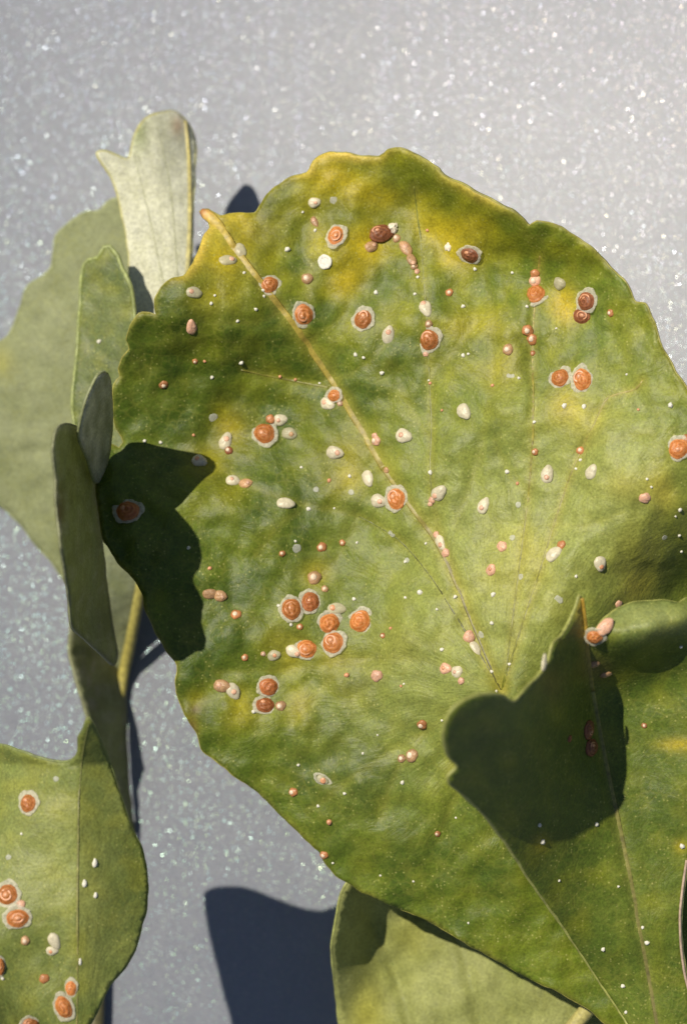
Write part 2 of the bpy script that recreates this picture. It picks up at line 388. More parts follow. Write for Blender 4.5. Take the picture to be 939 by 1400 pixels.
def make_leaf(plant, outline, surf, tint_fn, mats=(None, None), step=6.0, thick=0.28, margin_r=0.10, margin_col=(0.36, 0.36, 0.10),
              veins=(), label=None, wobble=1.0, seed=1, origin=None, cut=0.0):
    """veins: (points, r0, r1, colour0, colour1, name)"""
    ol = catmull(outline, 5.0)
    c = ol.mean(0)
    if wobble:      # fine crenation of the edge
        s = np.cumsum(np.r_[0, np.hypot(*np.diff(ol, axis=0).T)])
        tn = np.roll(ol, -1, 0) - np.roll(ol, 1, 0); tn /= np.linalg.norm(tn, axis=1)[:, None] + 1e-9
        nr = np.c_[tn[:, 1], -tn[:, 0]]
        w = np.array([noise.noise(Vector((v / 13.0, seed * 2.3, 0))) * 0.9 + noise.noise(Vector((v / 34.0, seed * 5.1, 3))) * 1.3 for v in s]) * wobble
        ol = ol + nr * w[:, None]
    lo, hi = ol.min(0), ol.max(0)
    gx, gy = np.meshgrid(np.arange(lo[0], hi[0], step), np.arange(lo[1], hi[1], step * 0.866))
    gx = gx + (np.arange(gx.shape[0]) % 2)[:, None] * step * 0.5
    q = np.c_[gx.ravel(), gy.ravel()] + np.random.uniform(-0.8, 0.8, (gx.size, 2))
    q = q[inside(ol, q)]; q = q[dist_to(ol, q) > step * 0.55]
    pts = np.r_[ol, q]; nb = len(ol)
    res = delaunay_2d_cdt([Vector(p) for p in pts], [], [list(range(nb))], 1, 1e-5)
    V2 = np.array([(v.x, v.y) for v in res[0]]); F = [tuple(f) for f in res[2]]
    z = surf(V2); V = PN(V2[:, 0], V2[:, 1], z)
    Fa = np.array(F)
    nrm = np.cross(V[Fa[:, 1]] - V[Fa[:, 0]], V[Fa[:, 2]] - V[Fa[:, 0]])
    lens_dir = np.array(ROT @ Vector((0, 0, 1)))
    flip = (nrm @ lens_dir) < 0; Fa[flip] = Fa[flip][:, ::-1]; nrm[flip] *= -1
    vn = np.zeros_like(V)
    for k in range(3): np.add.at(vn, Fa[:, k], nrm)
    vn /= np.linalg.norm(vn, axis=1)[:, None] + 1e-20
    B = V - vn * thick * MM; n = len(V)
    ec = {}
    for f in Fa:
        for k in range(3):
            a, b = int(f[k]), int(f[(k + 1) % 3]); ec[(a, b)] = 1
    rim = [(b, a, a + n, b + n) for (a, b) in ec if (b, a) not in ec]
    faces = [tuple(f) for f in Fa] + [tuple(int(i) + n for i in f[::-1]) for f in Fa] + rim
    fm = [0] * len(Fa) + [1] * len(Fa) + [0] * len(rim)
    de = dist_to(ol, V2)
    t = tint_fn(V2, de); tb = t * 0.35 + np.array([[0.27, 0.29, 0.15]]) * 0.65
    if mats[0] is M_UNDER: tb = t * 0.3
    o = mesh_obj('leaf', np.r_[V, B], faces, list(mats), plant, tint=np.r_[t, tb], fmat=fm)
    if label: o['label'] = label
    if origin:      # direction of the fine wrinkles: they fan out from where the veins meet
        d = V2 - np.array(origin); th = np.mod(np.arctan2(d[:, 1], d[:, 0]) - cut, 2 * np.pi); r = np.hypot(d[:, 0], d[:, 1])
        th = th + 0.10 * vnoise(V2, 70, seed + 30) + 0.05 * vnoise(V2, 26, seed + 31)
        fl = np.stack([th * 27.0, r / 42.0, np.full(len(r), seed * 1.0)], -1).astype(np.float32)
        at = o.data.attributes.new('flow', 'FLOAT_VECTOR', 'POINT'); at.data.foreach_set('vector', np.r_[fl, fl].ravel())
    # margin: rounded, slightly thickened lip
    olz = surf(ol); mp = PN(ol[:, 0], ol[:, 1], olz)
    mn = np.array([surf_normal(surf, p) for p in ol[::4]]); mn = np.repeat(mn, 4, 0)[:len(ol)]
    mp = mp - mn * thick * 0.5 * MM
    nv = np.array([0.75 + 0.5 * noise.noise(Vector((i * 0.21, seed, 1))) for i in range(len(ol))])
    mv, mf = tube(mp, list(margin_r * MM * (0.9 + 0.35 * nv)), seg=8, closed=True)
    tm = np.repeat(np.array(margin_col)[None] * (0.6 + 0.5 * nv)[:, None], 8, 0)
    mesh_obj('margin', mv, mf, M_TINT, o, tint=tm)
    for vpts, r0, r1, c0, c1, nm in veins:
        vp = catmull(vpts, 7.0, False); vz = surf(vp); wp = PN(vp[:, 0], vp[:, 1], vz)
        k = len(vp); tt = np.linspace(0, 1, k)
        rad = (r0 + (r1 - r0) * tt) * MM
        up_n = np.array([surf_normal(surf, p) for p in vp])
        wp = wp - up_n * (rad * 0.02)[:, None]
        vv, vf = tube(wp, list(rad), seg=10, flat=0.17)
        cc = np.array(c0)[None] * (1 - tt)[:, None] + np.array(c1)[None] * tt[:, None]
        mesh_obj(nm, vv, vf, M_TINT, o, tint=np.repeat(cc * np.array([0.85 + 0.4 * noise.noise(Vector((i * 0.35, seed, 4))) for i in range(k)])[:, None], 10, 0))
    return o

def surf_normal(surf, p):
    return np.array(surf.frame(p[0], p[1])[3])

def lerp(a, b, t):
    return np.asarray(a)[None] * (1 - t)[:, None] + np.asarray(b)[None] * t[:, None]

def blend(base, col, t):
    t = np.clip(t, 0, 1)[:, None]; return base * (1 - t) + np.array(col)[None] * t

def gauss(q, x, y, r, ry=None):
    ry = ry or r
    return np.exp(-(((q[:, 0] - x) / r) ** 2 + ((q[:, 1] - y) / ry) ** 2))

# ------------------------------------------------------------------ the grey panel
xs = [-300, -200, -120, -70] + list(range(-46, 47, 4)) + [70, 120, 200, 300]
ys = [-300, 300]
pv = []; pf = []; nx = len(xs)
for off in (0.0, -4.0):
    for y in ys:
        for x in xs: pv.append(W((x * MM, y * MM, (panel_h(x, y) + off) * MM)))
for i in range(nx - 1):
    pf.append((i, i + 1, nx + i + 1, nx + i)); b = 2 * nx
    pf.append((b + nx + i, b + nx + i + 1, b + i + 1, b + i))
    pf.append((b + i, b + i + 1, i + 1, i)); pf.append((nx + i, nx + i + 1, b + nx + i + 1, b + nx + i))
pf += [(0, nx, 3 * nx, 2 * nx), (nx - 1, 3 * nx - 1, 4 * nx - 1, 2 * nx - 1)]
panel = mesh_obj('grey_panel', pv, pf, M_PANEL, smooth=True)
tag(panel, kind='structure')

# ------------------------------------------------------------------ the shoot and its leaves
plant = bpy.data.objects.new('leafy_shoot', None); COL.objects.link(plant)
tag(plant, 'leafy green shoot with scalloped yellowing leaves lying over the grey panel', 'plant')

GREEN = (0.108, 0.152, 0.010); DKGREEN = (0.050, 0.086, 0.006); YELL = (0.52, 0.38, 0.010); YGREEN = (0.225, 0.225, 0.008); PALE = (0.36, 0.38, 0.115)

# --- large spotted leaf
BIG_OUT = [(274, 288), (285, 287), (300, 295), (312, 291), (330, 291), (349, 292), (355, 280), (370, 262), (398, 241), (420, 237), (428, 220), (440, 211),
  (456, 208), (488, 213), (518, 215), (529, 206), (546, 204), (570, 213), (598, 231), (605, 240), (640, 258), (680, 280), (705, 293), (722, 311), (733, 305),
  (765, 312), (800, 335), (830, 362), (855, 390), (868, 413), (880, 415), (890, 440), (904, 475), (917, 496), (924, 510), (935, 525), (948, 548), (985, 620),
  (1010, 720), (1018, 850), (1005, 980), (990, 1100), (965, 1220), (945, 1320), (930, 1400), (880, 1428), (830, 1402), (790, 1371), (740, 1346), (700, 1326),
  (640, 1291), (592, 1262), (550, 1245), (500, 1222), (468, 1203), (441, 1177), (436, 1166), (425, 1155), (395, 1125), (360, 1090), (320, 1060), (288, 1034),
  (274, 1024), (270, 1006), (258, 985), (247, 962), (240, 935), (243, 910), (236, 900), (224, 885), (208, 850), (199, 832), (196, 815), (185, 795), (160, 765), (143, 735), (135, 700),
  (131, 660), (133, 637), (141, 618), (152, 606), (163, 612), (168, 604), (163, 590), (157, 578), (154, 555), (157, 527), (166, 516), (163, 504), (168, 490),
  (178, 479), (174, 465), (178, 446), (190, 429), (205, 428), (213, 432), (213, 410), (224, 389), (238, 379), (250, 376), (264, 361), (271, 341), (281, 319), (288, 310), (284, 299)]
BIG_CTRL = [(280, 292, -5.5), (350, 285, -5.2), (420, 240, -4.4), (456, 210, -3.8), (545, 205, -2.0), (600, 235, 0.2), (640, 258, 1.3), (680, 282, 2.0), (722, 310, 2.6),
  (770, 318, 2.9), (830, 365, 3.2), (880, 420, 4.0), (925, 515, 5.0), (985, 620, 5.6), (520, 260, -4.0), (575, 268, -3.8), (620, 312, -3.0), (690, 350, -1.7), (760, 375, 0.2), (830, 420, 2.0),
  (400, 340, -4.8), (480, 400, -4.0), (600, 430, -2.2), (700, 480, -0.2), (800, 520, 2.2), (870, 560, 4.0), (930, 590, 5.2),
  (190, 438, -2.2), (250, 420, -1.6), (330, 440, -2.6), (400, 465, -4.2), (175, 505, -5.4), (260, 500, -5.2), (340, 525, -5.9), (420, 545, -5.6), (160, 560, -5.6), (270, 552, -5.6), (160, 600, -7.0), (280, 600, -7.2), (380, 615, -5.9), (135, 665, -5.0), (280, 668, -4.3), (215, 740, -3.6), (345, 698, -3.9),
  (200, 830, -3.2), (245, 905, -3.0), (270, 1000, -3.6), (320, 850, -3.7), (330, 765, -4.1), (380, 715, -3.1), (450, 772, -4.9),
  (480, 590, -4.2), (520, 640, -2.9), (600, 720, -0.9), (690, 945, 3.2), (650, 820, 1.2), (720, 700, 1.4), (800, 680, 3.2), (845, 685, 4.4), (880, 725, 4.4), (925, 690, 5.0), (912, 760, 2.2), (939, 800, -2.4), (880, 790, 1.0),
  (760, 820, 3.6), (830, 800, 3.6), (420, 822, -3.3), (500, 900, -2.0), (400, 950, -3.6), (360, 1085, -4.2), (440, 1172, -4.0), (480, 1060, -2.6), (600, 1000, 0.2), (600, 1120, -1.4),
  (560, 1240, -3.6), (700, 1200, -1.2), (700, 1322, -3.0), (830, 1390, -2.4), (800, 1000, 0.3), (850, 1150, -1.5), (1000, 1000, -2.0), (1010, 800, -1.0), (940, 1350, -2.5)]
BIG_BUMPS = [(475, 335, 42, 0.5), (560, 372, 38, 0.35), (380, 1000, 60, 0.35), (300, 980, 30, 0.3),
  (640, 335, 35, 0.35), (520, 480, 50, 0.25), (710, 420, 40, 0.25), (330, 880, 40, 0.3), (690, 580, 60, 0.3), (560, 850, 60, 0.3), (470, 1080, 50, 0.3), (850, 620, 55, 0.45), (560, 1150, 60, 0.25)]
MIDRIB = [(280, 291), (296, 306), (320, 340), (350, 380), (385, 425), (420, 470), (455, 520), (490, 580), (525, 640), (560, 690), (595, 738), (620, 790), (645, 850), (670, 910), (686, 945)]
V_A = [(566, 255), (575, 330), (583, 430), (586, 500), (590, 580), (588, 640), (592, 690), (612, 765), (640, 850), (672, 920), (686, 945)]
V_B = [(738, 350), (729, 440), (728, 520), (728, 600), (722, 680), (712, 760), (703, 830), (694, 900), (686, 945)]
V_C = [(878, 520), (868, 532), (830, 545), (815, 575), (796, 612), (778, 655), (758, 715), (735, 790), (712, 860), (686, 945)]
V_D = [(300, 640), (350, 668), (420, 690), (490, 705), (545, 738), (590, 790), (640, 870), (686, 945)]
V_E = [(330, 505), (370, 514), (410, 522), (450, 530)]
V_F = [(300, 920), (400, 915), (500, 900), (580, 902), (640, 922), (686, 945)]
V_G = [(420, 1110), (500, 1050), (580, 1000), (640, 965), (686, 945)]
V_H = [(430, 290), (425, 370), (418, 430), (412, 458)]
V_I = [(640, 300), (668, 400), (672, 520), (650, 640), (620, 720)]
TWIGS = [[(585, 520), (620, 480), (650, 440)], [(588, 600), (560, 560), (545, 520)], [(728, 560), (760, 520), (790, 480)], [(728, 480), (700, 440), (690, 400)], [(722, 680), (690, 640), (675, 600)], [(420, 690), (380, 720), (350, 760)], [(490, 705), (470, 750), (440, 790)],
  [(796, 612), (840, 600), (890, 590)], [(758, 715), (800, 720), (850, 700)], [(385, 425), (350, 440), (300, 440)], [(455, 520), (500, 500), (540, 450)], [(420, 470), (460, 440), (500, 380)], [(500, 900), (450, 930), (400, 990)], [(580, 1000), (540, 1060), (520, 1120)], [(640, 965), (640, 1040), (610, 1120)]]
big_surf = Surface(BIG_CTRL, bumps=[(x, y, r, a * 2.1) for x, y, r, a in BIG_BUMPS], veins=[MIDRIB, V_A, V_B, V_C, V_D, V_F, V_G, V_I, V_E] + TWIGS, pucker=(0.50, 62), seed=3, groove=0.14)

def big_tint(q, de):
    n1 = vnoise(q, 120, 2); n2 = vnoise(q, 45, 9); n3 = vnoise(q, 20, 4)
    t = lerp(DKGREEN, GREEN, np.clip(0.45 + 0.8 * n1 + 0.4 * n2 + (q[:, 0] - 430) / 620.0, 0, 1))  # darker to the left: part of that half's shade is put into the colour
    t = blend(t, YGREEN, np.clip(0.25 + 0.9 * n2 + 0.5 * n3, 0, 0.7) * (0.22 + 0.78 * np.exp(-((q[:, 1] - 320) / 230) ** 2)) * np.clip((q[:, 0] - 150) / 250.0, 0.3, 1))
    for x, y, r, a in [(452, 226, 26, 0.9), (486, 345, 32, 0.85), (470, 385, 26, 0.5), (450, 300, 50, 0.4), (510, 270, 45, 0.45), (626, 335, 24, 0.85), (612, 352, 15, 0.7),
        (640, 322, 22, 0.6), (766, 412, 22, 0.85), (774, 425, 16, 0.7), (600, 330, 40, 0.3), (560, 300, 45, 0.3), (500, 450, 25, 0.35), (620, 460, 40, 0.35), (690, 480, 45, 0.35),
        (330, 300, 40, 0.6), (300, 350, 45, 0.7), (290, 390, 35, 0.35), (430, 780, 22, 0.45), (455, 905, 22, 0.4), (390, 890, 26, 0.55), (480, 930, 30, 0.3), (330, 970, 28, 0.4),
        (410, 965, 24, 0.4), (480, 640, 38, 0.5), (310, 580, 32, 0.45), (290, 650, 40, 0.35), (790, 575, 34, 0.5), (770, 550, 24, 0.4), (850, 660, 24, 0.45), (900, 670, 34, 0.5),
        (870, 800, 30, 0.3), (700, 780, 55, 0.4), (720, 740, 30, 0.35), (630, 1050, 26, 0.3), (270, 960, 18, 0.4), (265, 990, 16, 0.4), (415, 1165, 24, 0.25), (650, 330, 40, 0.3), (870, 760, 40, 0.25), (545, 880, 26, 0.3)]:
        t = blend(t, YELL, gauss(q, x, y, r) * a * (0.75 + 0.8 * n2))
    # paler blade round base and right-hand lobe, partly sheen put into the colour
    t = blend(t, PALE, 0.55 * gauss(q, 700, 760, 170, 200) + 0.40 * gauss(q, 850, 620, 90, 120) + 0.25 * gauss(q, 560, 940, 130, 150))
    for v, a, w in ((MIDRIB, 0.45, 10), (V_A, 0.30, 6), (V_B, 0.35, 6), (V_C, 0.45, 6), (V_D, 0.2, 5), (V_F, 0.15, 5), (V_E, 0.3, 4), (V_H, 0.25, 6), (V_G, 0.15, 5), (V_I, 0.15, 5)) + tuple((v, 0.16, 4) for v in TWIGS):
        d = dist_to(catmull(v, 12, False), q, False); t = blend(t, (0.34, 0.30, 0.05), a * np.exp(-(d / w) ** 2))
    # dry brown nibble on the lower left margin, yellow lip along the edge
    t = blend(t, (0.36, 0.30, 0.06), 0.35 * np.exp(-(de / 4.0) ** 2) * np.clip(0.6 + 1.4 * n2, 0, 1.4))
    t = blend(t, (0.62, 0.45, 0.07), np.exp(-(de / 9.0) ** 2) * (gauss(q, 460, 215, 60) + gauss(q, 275, 340, 50) + 0.6 * gauss(q, 650, 262, 60)))
    t = blend(t, (0.10, 0.05, 0.02), 0.8 * gauss(q, 262, 998, 8, 16) + 0.6 * gauss(q, 267, 970, 7, 6))
    return t * (1 + 0.12 * n3)[:, None]

yc = (0.42, 0.31, 0.045); gc = (0.19, 0.20, 0.022); bc = (0.105, 0.10, 0.022)
big_leaf = make_leaf(plant, BIG_OUT, big_surf, big_tint, (M_LEAF, M_LEAF_BACK), 5.5, 0.28, 0.07, (0.27, 0.25, 0.05),
    veins=[(MIDRIB[:9], 0.36, 0.30, yc, (0.34, 0.28, 0.045), 'midrib'), (MIDRIB[8:], 0.26, 0.10, (0.32, 0.27, 0.05), bc, 'midrib'),
           (V_A[:7], 0.08, 0.09, gc, gc, 'vein'), (V_B, 0.09, 0.10, (0.33, 0.27, 0.04), gc, 'vein'), (V_C, 0.09, 0.10, (0.34, 0.29, 0.06), gc, 'vein'),
           (V_D[3:], 0.05, 0.09, (0.11, 0.13, 0.015), bc, 'vein'), (V_E, 0.09, 0.10, (0.22, 0.20, 0.02), (0.18, 0.18, 0.02), 'vein')],
    label='large round scalloped green leaf blotched yellow and dotted with scale insects', seed=2, wobble=1.7, origin=(686, 945), cut=0.6)
# dry tip at the apex of the leaf
ap = big_surf.frame(280, 291)
tp = [(326, 347), (312, 327), (300, 309), (290, 299), (281, 292), (275, 288)]; tz = big_surf(np.array(tp, float))
tv, tf = tube([P(p[0], p[1], z + o) for p, z, o in zip(tp, tz, (-0.05, 0.0, 0.05, 0.1, 0.12, 0.1))], [0.2*MM, 0.33*MM, 0.38*MM, 0.42*MM, 0.40*MM, 0.2*MM], 10, flat=0.3)
mesh_obj('dry_tip', tv, tf, M_TINT, big_leaf, tint=np.repeat(np.array([yc, yc, yc, (0.50, 0.36, 0.06), (0.50, 0.29, 0.07), (0.30, 0.11, 0.04)]), 10, 0))

# --- folded leaf in front, lower right
F_OUT = [(793, 814), (787, 832), (780, 848), (770, 868), (757, 880), (751, 903), (740, 920), (722, 940), (702, 960), (690, 953), (670, 950), (645, 955), (622, 968), (610, 988),
  (608, 1010), (615, 1035), (626, 1048), (612, 1062), (614, 1071), (640, 1093), (665, 1118), (700, 1165), (740, 1225), (775, 1275), (808, 1325), (845, 1380), (880, 1435),
  (925, 1450), (948, 1400), (944, 1360), (936, 1330), (931, 1290), (930, 1250), (934, 1210), (942, 1170), (962, 1100), (985, 1000), (992, 920), (975, 850), (948, 820), (937, 817),
  (928, 824), (905, 820), (870, 822), (842, 833), (824, 850), (808, 872), (801, 862), (798, 838)]
F_CTRL = [(793, 815, 11), (798, 850, 9.2), (800, 890, 7), (806, 945, 4.2), (816, 1000, 2.8), (830, 1060, 2.4), (845, 1120, 2.2), (870, 1250, 1.6), (890, 1380, 0.6), (898, 1440, 0),
  (780, 848, 11.3), (757, 882, 13.2), (740, 920, 15.5), (702, 958, 19), (670, 950, 21.5), (640, 957, 22.5), (610, 990, 22.5), (610, 1020, 21), (626, 1048, 18.5), (612, 1065, 18.5), (660, 1112, 12.5),
  (700, 1165, 7.6), (740, 1225, 4.0), (775, 1275, 1.4), (808, 1325, -0.4), (850, 1385, -1.2), (720, 1060, 10.5), (740, 1000, 11.0), (760, 1120, 5.4), (800, 1200, 2.4), (830, 1300, 1.0),
  (842, 834, 7.4), (870, 823, 7.4), (905, 821, 7.4), (940, 818, 7.2), (985, 900, 6), (822, 872, 9.6), (850, 873, 10.8), (890, 862, 11.4), (935, 846, 11.4), (842, 930, 3.6), (870, 915, 4.4), (912, 895, 4.6), (945, 880, 5.0),
  (880, 990, 2.9), (930, 960, 3.4), (920, 1080, 2.9), (960, 1080, 3.2), (934, 1215, 2.0), (931, 1290, 1.5), (905, 1250, 1.9), (944, 1370, 0.8)]
F_MID = [(794, 818), (798, 850), (801, 890), (808, 945), (818, 1000), (830, 1060), (843, 1120), (858, 1190), (872, 1260), (886, 1330), (900, 1410)]
F_V1 = [(700, 1130), (760, 1160), (810, 1200), (868, 1250)]; F_V2 = [(935, 1050), (900, 1090), (868, 1140), (856, 1180)]
f_surf = Surface(F_CTRL, veins=[F_MID], pucker=(0.16, 60), seed=6, groove=0.25)
def f_tint(q, de):
    n1 = vnoise(q, 90, 12); n2 = vnoise(q, 34, 13)
    t = lerp((0.068, 0.105, 0.010), (0.108, 0.148, 0.016), np.clip(0.5 + 0.8 * n1 + 0.4 * n2, 0, 1))
    t = blend(t, YGREEN, np.clip(0.5 * n2, 0, 0.4))
    t = blend(t, (0.46, 0.30, 0.03), 0.95 * gauss(q, 796, 835, 9, 32) + 0.5 * gauss(q, 799, 880, 6, 30))
    t = blend(t, YELL, 0.6 * gauss(q, 930, 1018, 30, 9) + 0.4 * gauss(q, 740, 1152, 12) + 0.4 * gauss(q, 930, 1157, 10))
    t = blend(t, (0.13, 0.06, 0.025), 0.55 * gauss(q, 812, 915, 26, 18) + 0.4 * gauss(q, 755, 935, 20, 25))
    t = blend(t, (0.24, 0.27, 0.09), 0.9 * gauss(q, 885, 842, 75, 26))  # lightens the right lobe: its sunlight put into the colour
    d = dist_to(catmull(F_MID, 12, False), q, False); t = blend(t, (0.2, 0.2, 0.05), 0.35 * np.exp(-(d / 6) ** 2))
    return t
fold_leaf = make_leaf(plant, F_OUT, f_surf, f_tint, (M_LEAF, M_LEAF_BACK), 5.0, 0.26, 0.12, (0.30, 0.31, 0.08),
    veins=[(F_MID[:4], 0.20, 0.26, (0.48, 0.29, 0.03), (0.28, 0.25, 0.05), 'midrib'), (F_MID[3:], 0.26, 0.18, (0.25, 0.24, 0.05), (0.19, 0.17, 0.05), 'midrib')],
    label='dark green leaf folded up with a yellow pointed tip, shading itself', seed=5, origin=(905, 1500), cut=1.57)
rp = catmull([(939, 1176), (934, 1210), (930, 1250), (931, 1290), (936, 1330), (944, 1362)], 6, False)
rz = f_surf(rp); tv, tf = tube(PN(rp[:, 0] - 1, rp[:, 1], rz + 0.05), 0.10 * MM, 8)
mesh_obj('dry_edge', tv, tf, M_TINT, fold_leaf, tint=np.tile([[0.42, 0.31, 0.23]], (len(tv), 1)))

# --- pale leaf below, lower right
E_OUT = [(500, 1190), (478, 1205), (468, 1222), (462, 1250), (456, 1290), (457, 1330), (462, 1370), (466, 1405), (480, 1450), (560, 1500), (680, 1520), (790, 1490), (850, 1430), (850, 1380), (760, 1300), (640, 1230), (570, 1195)]
E_CTRL = [(478, 1206, -6.5), (468, 1222, -6.2), (462, 1250, -6.4), (456, 1290, -8.2), (457, 1330, -10.6), (462, 1370, -12.6), (470, 1430, -13.5), (505, 1240, -11.5), (495, 1290, -13), (500, 1340, -13.4), (520, 1400, -13.6),
  (560, 1260, -13), (600, 1300, -12.6), (560, 1350, -13), (650, 1320, -11.4), (700, 1380, -10.8), (760, 1320, -10.2), (800, 1420, -10.2), (600, 1450, -12.6), (680, 1515, -13), (570, 1200, -12), (840, 1400, -9.8)]
E_V = [(505, 1260), (530, 1300), (545, 1345), (560, 1400), (575, 1470)]; E_V2 = [(620, 1270), (640, 1330), (655, 1390), (660, 1450)]
e_surf = Surface(E_CTRL, veins=[E_V, E_V2], pucker=(0.55, 70), seed=8, groove=0.4)
def e_tint(q, de):
    n1 = vnoise(q, 80, 21); n2 = vnoise(q, 30, 22)
    t = lerp((0.27, 0.295, 0.085), (0.37, 0.39, 0.14), np.clip(0.5 + 0.8 * n1 + 0.4 * n2, 0, 1))
    t = blend(t, (0.42, 0.40, 0.06), 0.8 * gauss(q, 500, 1390, 26, 50) + 0.4 * gauss(q, 560, 1280, 30))
    return t
make_leaf(plant, E_OUT, e_surf, e_tint, (M_LEAF_BACK, M_LEAF_BACK), 6, 0.26, 0.10, (0.30, 0.32, 0.09),
    veins=[(E_V, 0.06, 0.10, (0.2, 0.24, 0.05), (0.2, 0.24, 0.05), 'vein'), (E_V2, 0.06, 0.10, (0.2, 0.24, 0.05), (0.2, 0.24, 0.05), 'vein')],
    label='pale yellow green leaf with its left edge curled up', seed=7, origin=(680, 1560), cut=1.57)

# --- leaf at the lower left, creased along its midrib
D_OUT = [(-24, 1030), (-8, 1020), (8, 1021), (30, 1029), (60, 1039), (85, 1044), (100, 1040), (107, 1030), (107, 1010), (114, 1000), (121, 984), (127, 990), (134, 1004), (146, 1032), (160, 1070),
  (172, 1110), (183, 1138), (192, 1155), (200, 1185), (203, 1220), (201, 1248), (194, 1264), (189, 1290), (174, 1320), (150, 1348), (135, 1380), (120, 1410), (100, 1450), (60, 1470), (-10, 1462), (-34, 1420),
  (-36, 1340), (-33, 1250), (-37, 1150), (-35, 1062), (-31, 1042)]
def d_fn(q):
    x, y = q[:, 0], q[:, 1]
    mx = 107 - 0.012 * (y - 1200) + np.clip((1060 - y) / 60, 0, 2) * 8
    d = x - mx
    rr = np.sqrt(d * d + 9)
    z = 9.0 - np.where(d < 0, 0.006, 0.0225) * rr
    z = z - 0.00012 * np.clip(d, 0, None) ** 2 * np.clip((y - 1050) / 150, 0, 1) * 0.4
    z = z + 0.0000042 * np.clip(-d, 0, None) ** 2 * (y - 1230) * 0.3 + np.clip((1045 - y) / 60, 0, 1) * 4.0
    return z
D_MID = [(121, 990), (113, 1030), (108, 1090), (107, 1160), (106, 1230), (106, 1300), (105, 1380), (104, 1440)]
d_surf = Surface(fn=d_fn, bumps=[(30, 1250, 50, 0.3), (50, 1320, 40, -0.3), (60, 1130, 40, 0.2)], pucker=(0.16, 55), seed=10)
def d_tint(q, de):
    n1 = vnoise(q, 70, 31); n2 = vnoise(q, 28, 32)
    t = lerp((0.11, 0.145, 0.028), (0.20, 0.225, 0.06), np.clip(0.5 + 0.7 * n1 + 0.5 * n2, 0, 1))
    t = blend(t, YGREEN, np.clip(0.6 * n2, 0, 0.4)); t = blend(t, PALE, 0.35 * gauss(q, 60, 1170, 70, 90))
    return t
low_leaf = make_leaf(plant, D_OUT, d_surf, d_tint, (M_LEAF, M_LEAF_BACK), 5, 0.26, 0.09, (0.17, 0.20, 0.06),
    veins=[(D_MID, 0.06, 0.10, (0.20, 0.21, 0.06), (0.24, 0.22, 0.05), 'midrib')], label='smooth green leaf creased down its midrib with orange scales on one half', seed=9, origin=(104, 1560), cut=1.57)

# --- narrow leaf seen nearly edge-on
C_OUT = [(106, 583), (92, 580), (80, 588), (75, 615), (79, 660), (80, 700), (86, 745), (94, 800), (98, 835), (102, 858), (115, 871), (130, 885), (146, 900), (158, 909), (162, 892),
  (155, 852), (148, 800), (141, 740), (134, 690), (129, 650), (125, 620), (117, 598)]
C_CTRL = [(92, 581, 9), (76, 615, 11.5), (79, 690, 13), (86, 745, 13), (90, 775, 12), (94, 800, 9.5), (98, 835, 6.5), (102, 858, 5), (115, 871, 2), (130, 885, -3), (146, 900, -8), (158, 908, -10.5), (162, 892, -11.5),
  (125, 622, -6.0), (134, 690, -7), (148, 800, -10.5), (102, 640, 4.0), (112, 760, 3.0), (128, 850, -5), (110, 590, 3.0)]
C2_OUT = [(104, 840), (98, 855), (96, 872), (97, 895), (104, 925), (114, 955), (122, 985), (130, 1005), (142, 1030), (156, 1068), (170, 1112), (184, 1144), (182, 1110), (176, 1050), (175, 1000), (173, 960), (165, 920), (155, 870), (140, 842)]
def c2_fn(q):
    x, y = q[:, 0], q[:, 1]
    xl = np.interp(y, [840, 872, 895, 955, 1005, 1068, 1144], [104, 96, 97, 114, 130, 156, 184]); xr = np.interp(y, [840, 870, 920, 960, 1050, 1144], [140, 155, 165, 173, 176, 185])
    u = np.clip((xr - x) / np.maximum(xr - xl, 4), 0, 1); hgt = np.interp(y, [840, 880, 950, 1010, 1060, 1144], [4.0, 6.5, 7.0, 6.0, 3.0, 0.4])
    return np.array([panel_z(a, b) for a, b in q]) + 0.7 + hgt * u
c_surf = Surface(C_CTRL, pucker=(0.5, 40), seed=12)
def c_tint(q, de):
    n1 = vnoise(q, 60, 41); n2 = vnoise(q, 24, 42); n3 = vnoise(q * np.array([[2.2, 0.8]]), 16, 44)
    t = lerp((0.26, 0.28, 0.15), (0.36, 0.385, 0.22), np.clip(0.5 + 0.7 * n1 + 0.4 * n2, 0, 1))
    t = blend(t, (0.40, 0.37, 0.31), np.clip(1.6 * n3 + 0.3, 0, 0.9) * (gauss(q, 124, 915, 11, 42) + gauss(q, 128, 965, 6, 34)))
    t = blend(t, (0.16, 0.09, 0.06), 0.7 * gauss(q, 82, 700, 6, 30)); t = blend(t, (0.40, 0.40, 0.32), np.clip(1.2 * n3, 0, 0.5))
    t = blend(t, (0.30, 0.32, 0.12), 0.5 * gauss(q, 100, 640, 7, 60))
    return t
make_leaf(plant, C_OUT, c_surf, c_tint, (M_EDGE, M_EDGE), 4.5, 0.26, 0.07, (0.24, 0.25, 0.13), label='narrow dull green leaf turned edge-on beside the big leaf', seed=11, wobble=0.8)
make_leaf(plant, C2_OUT, Surface(fn=c2_fn, pucker=(0.12, 40), seed=13), c_tint, (M_EDGE, M_EDGE), 4.5, 0.26, 0.08, (0.26, 0.27, 0.14), label='twisted dull green leaf with a grey scar, low against the panel', seed=12, wobble=0.8)

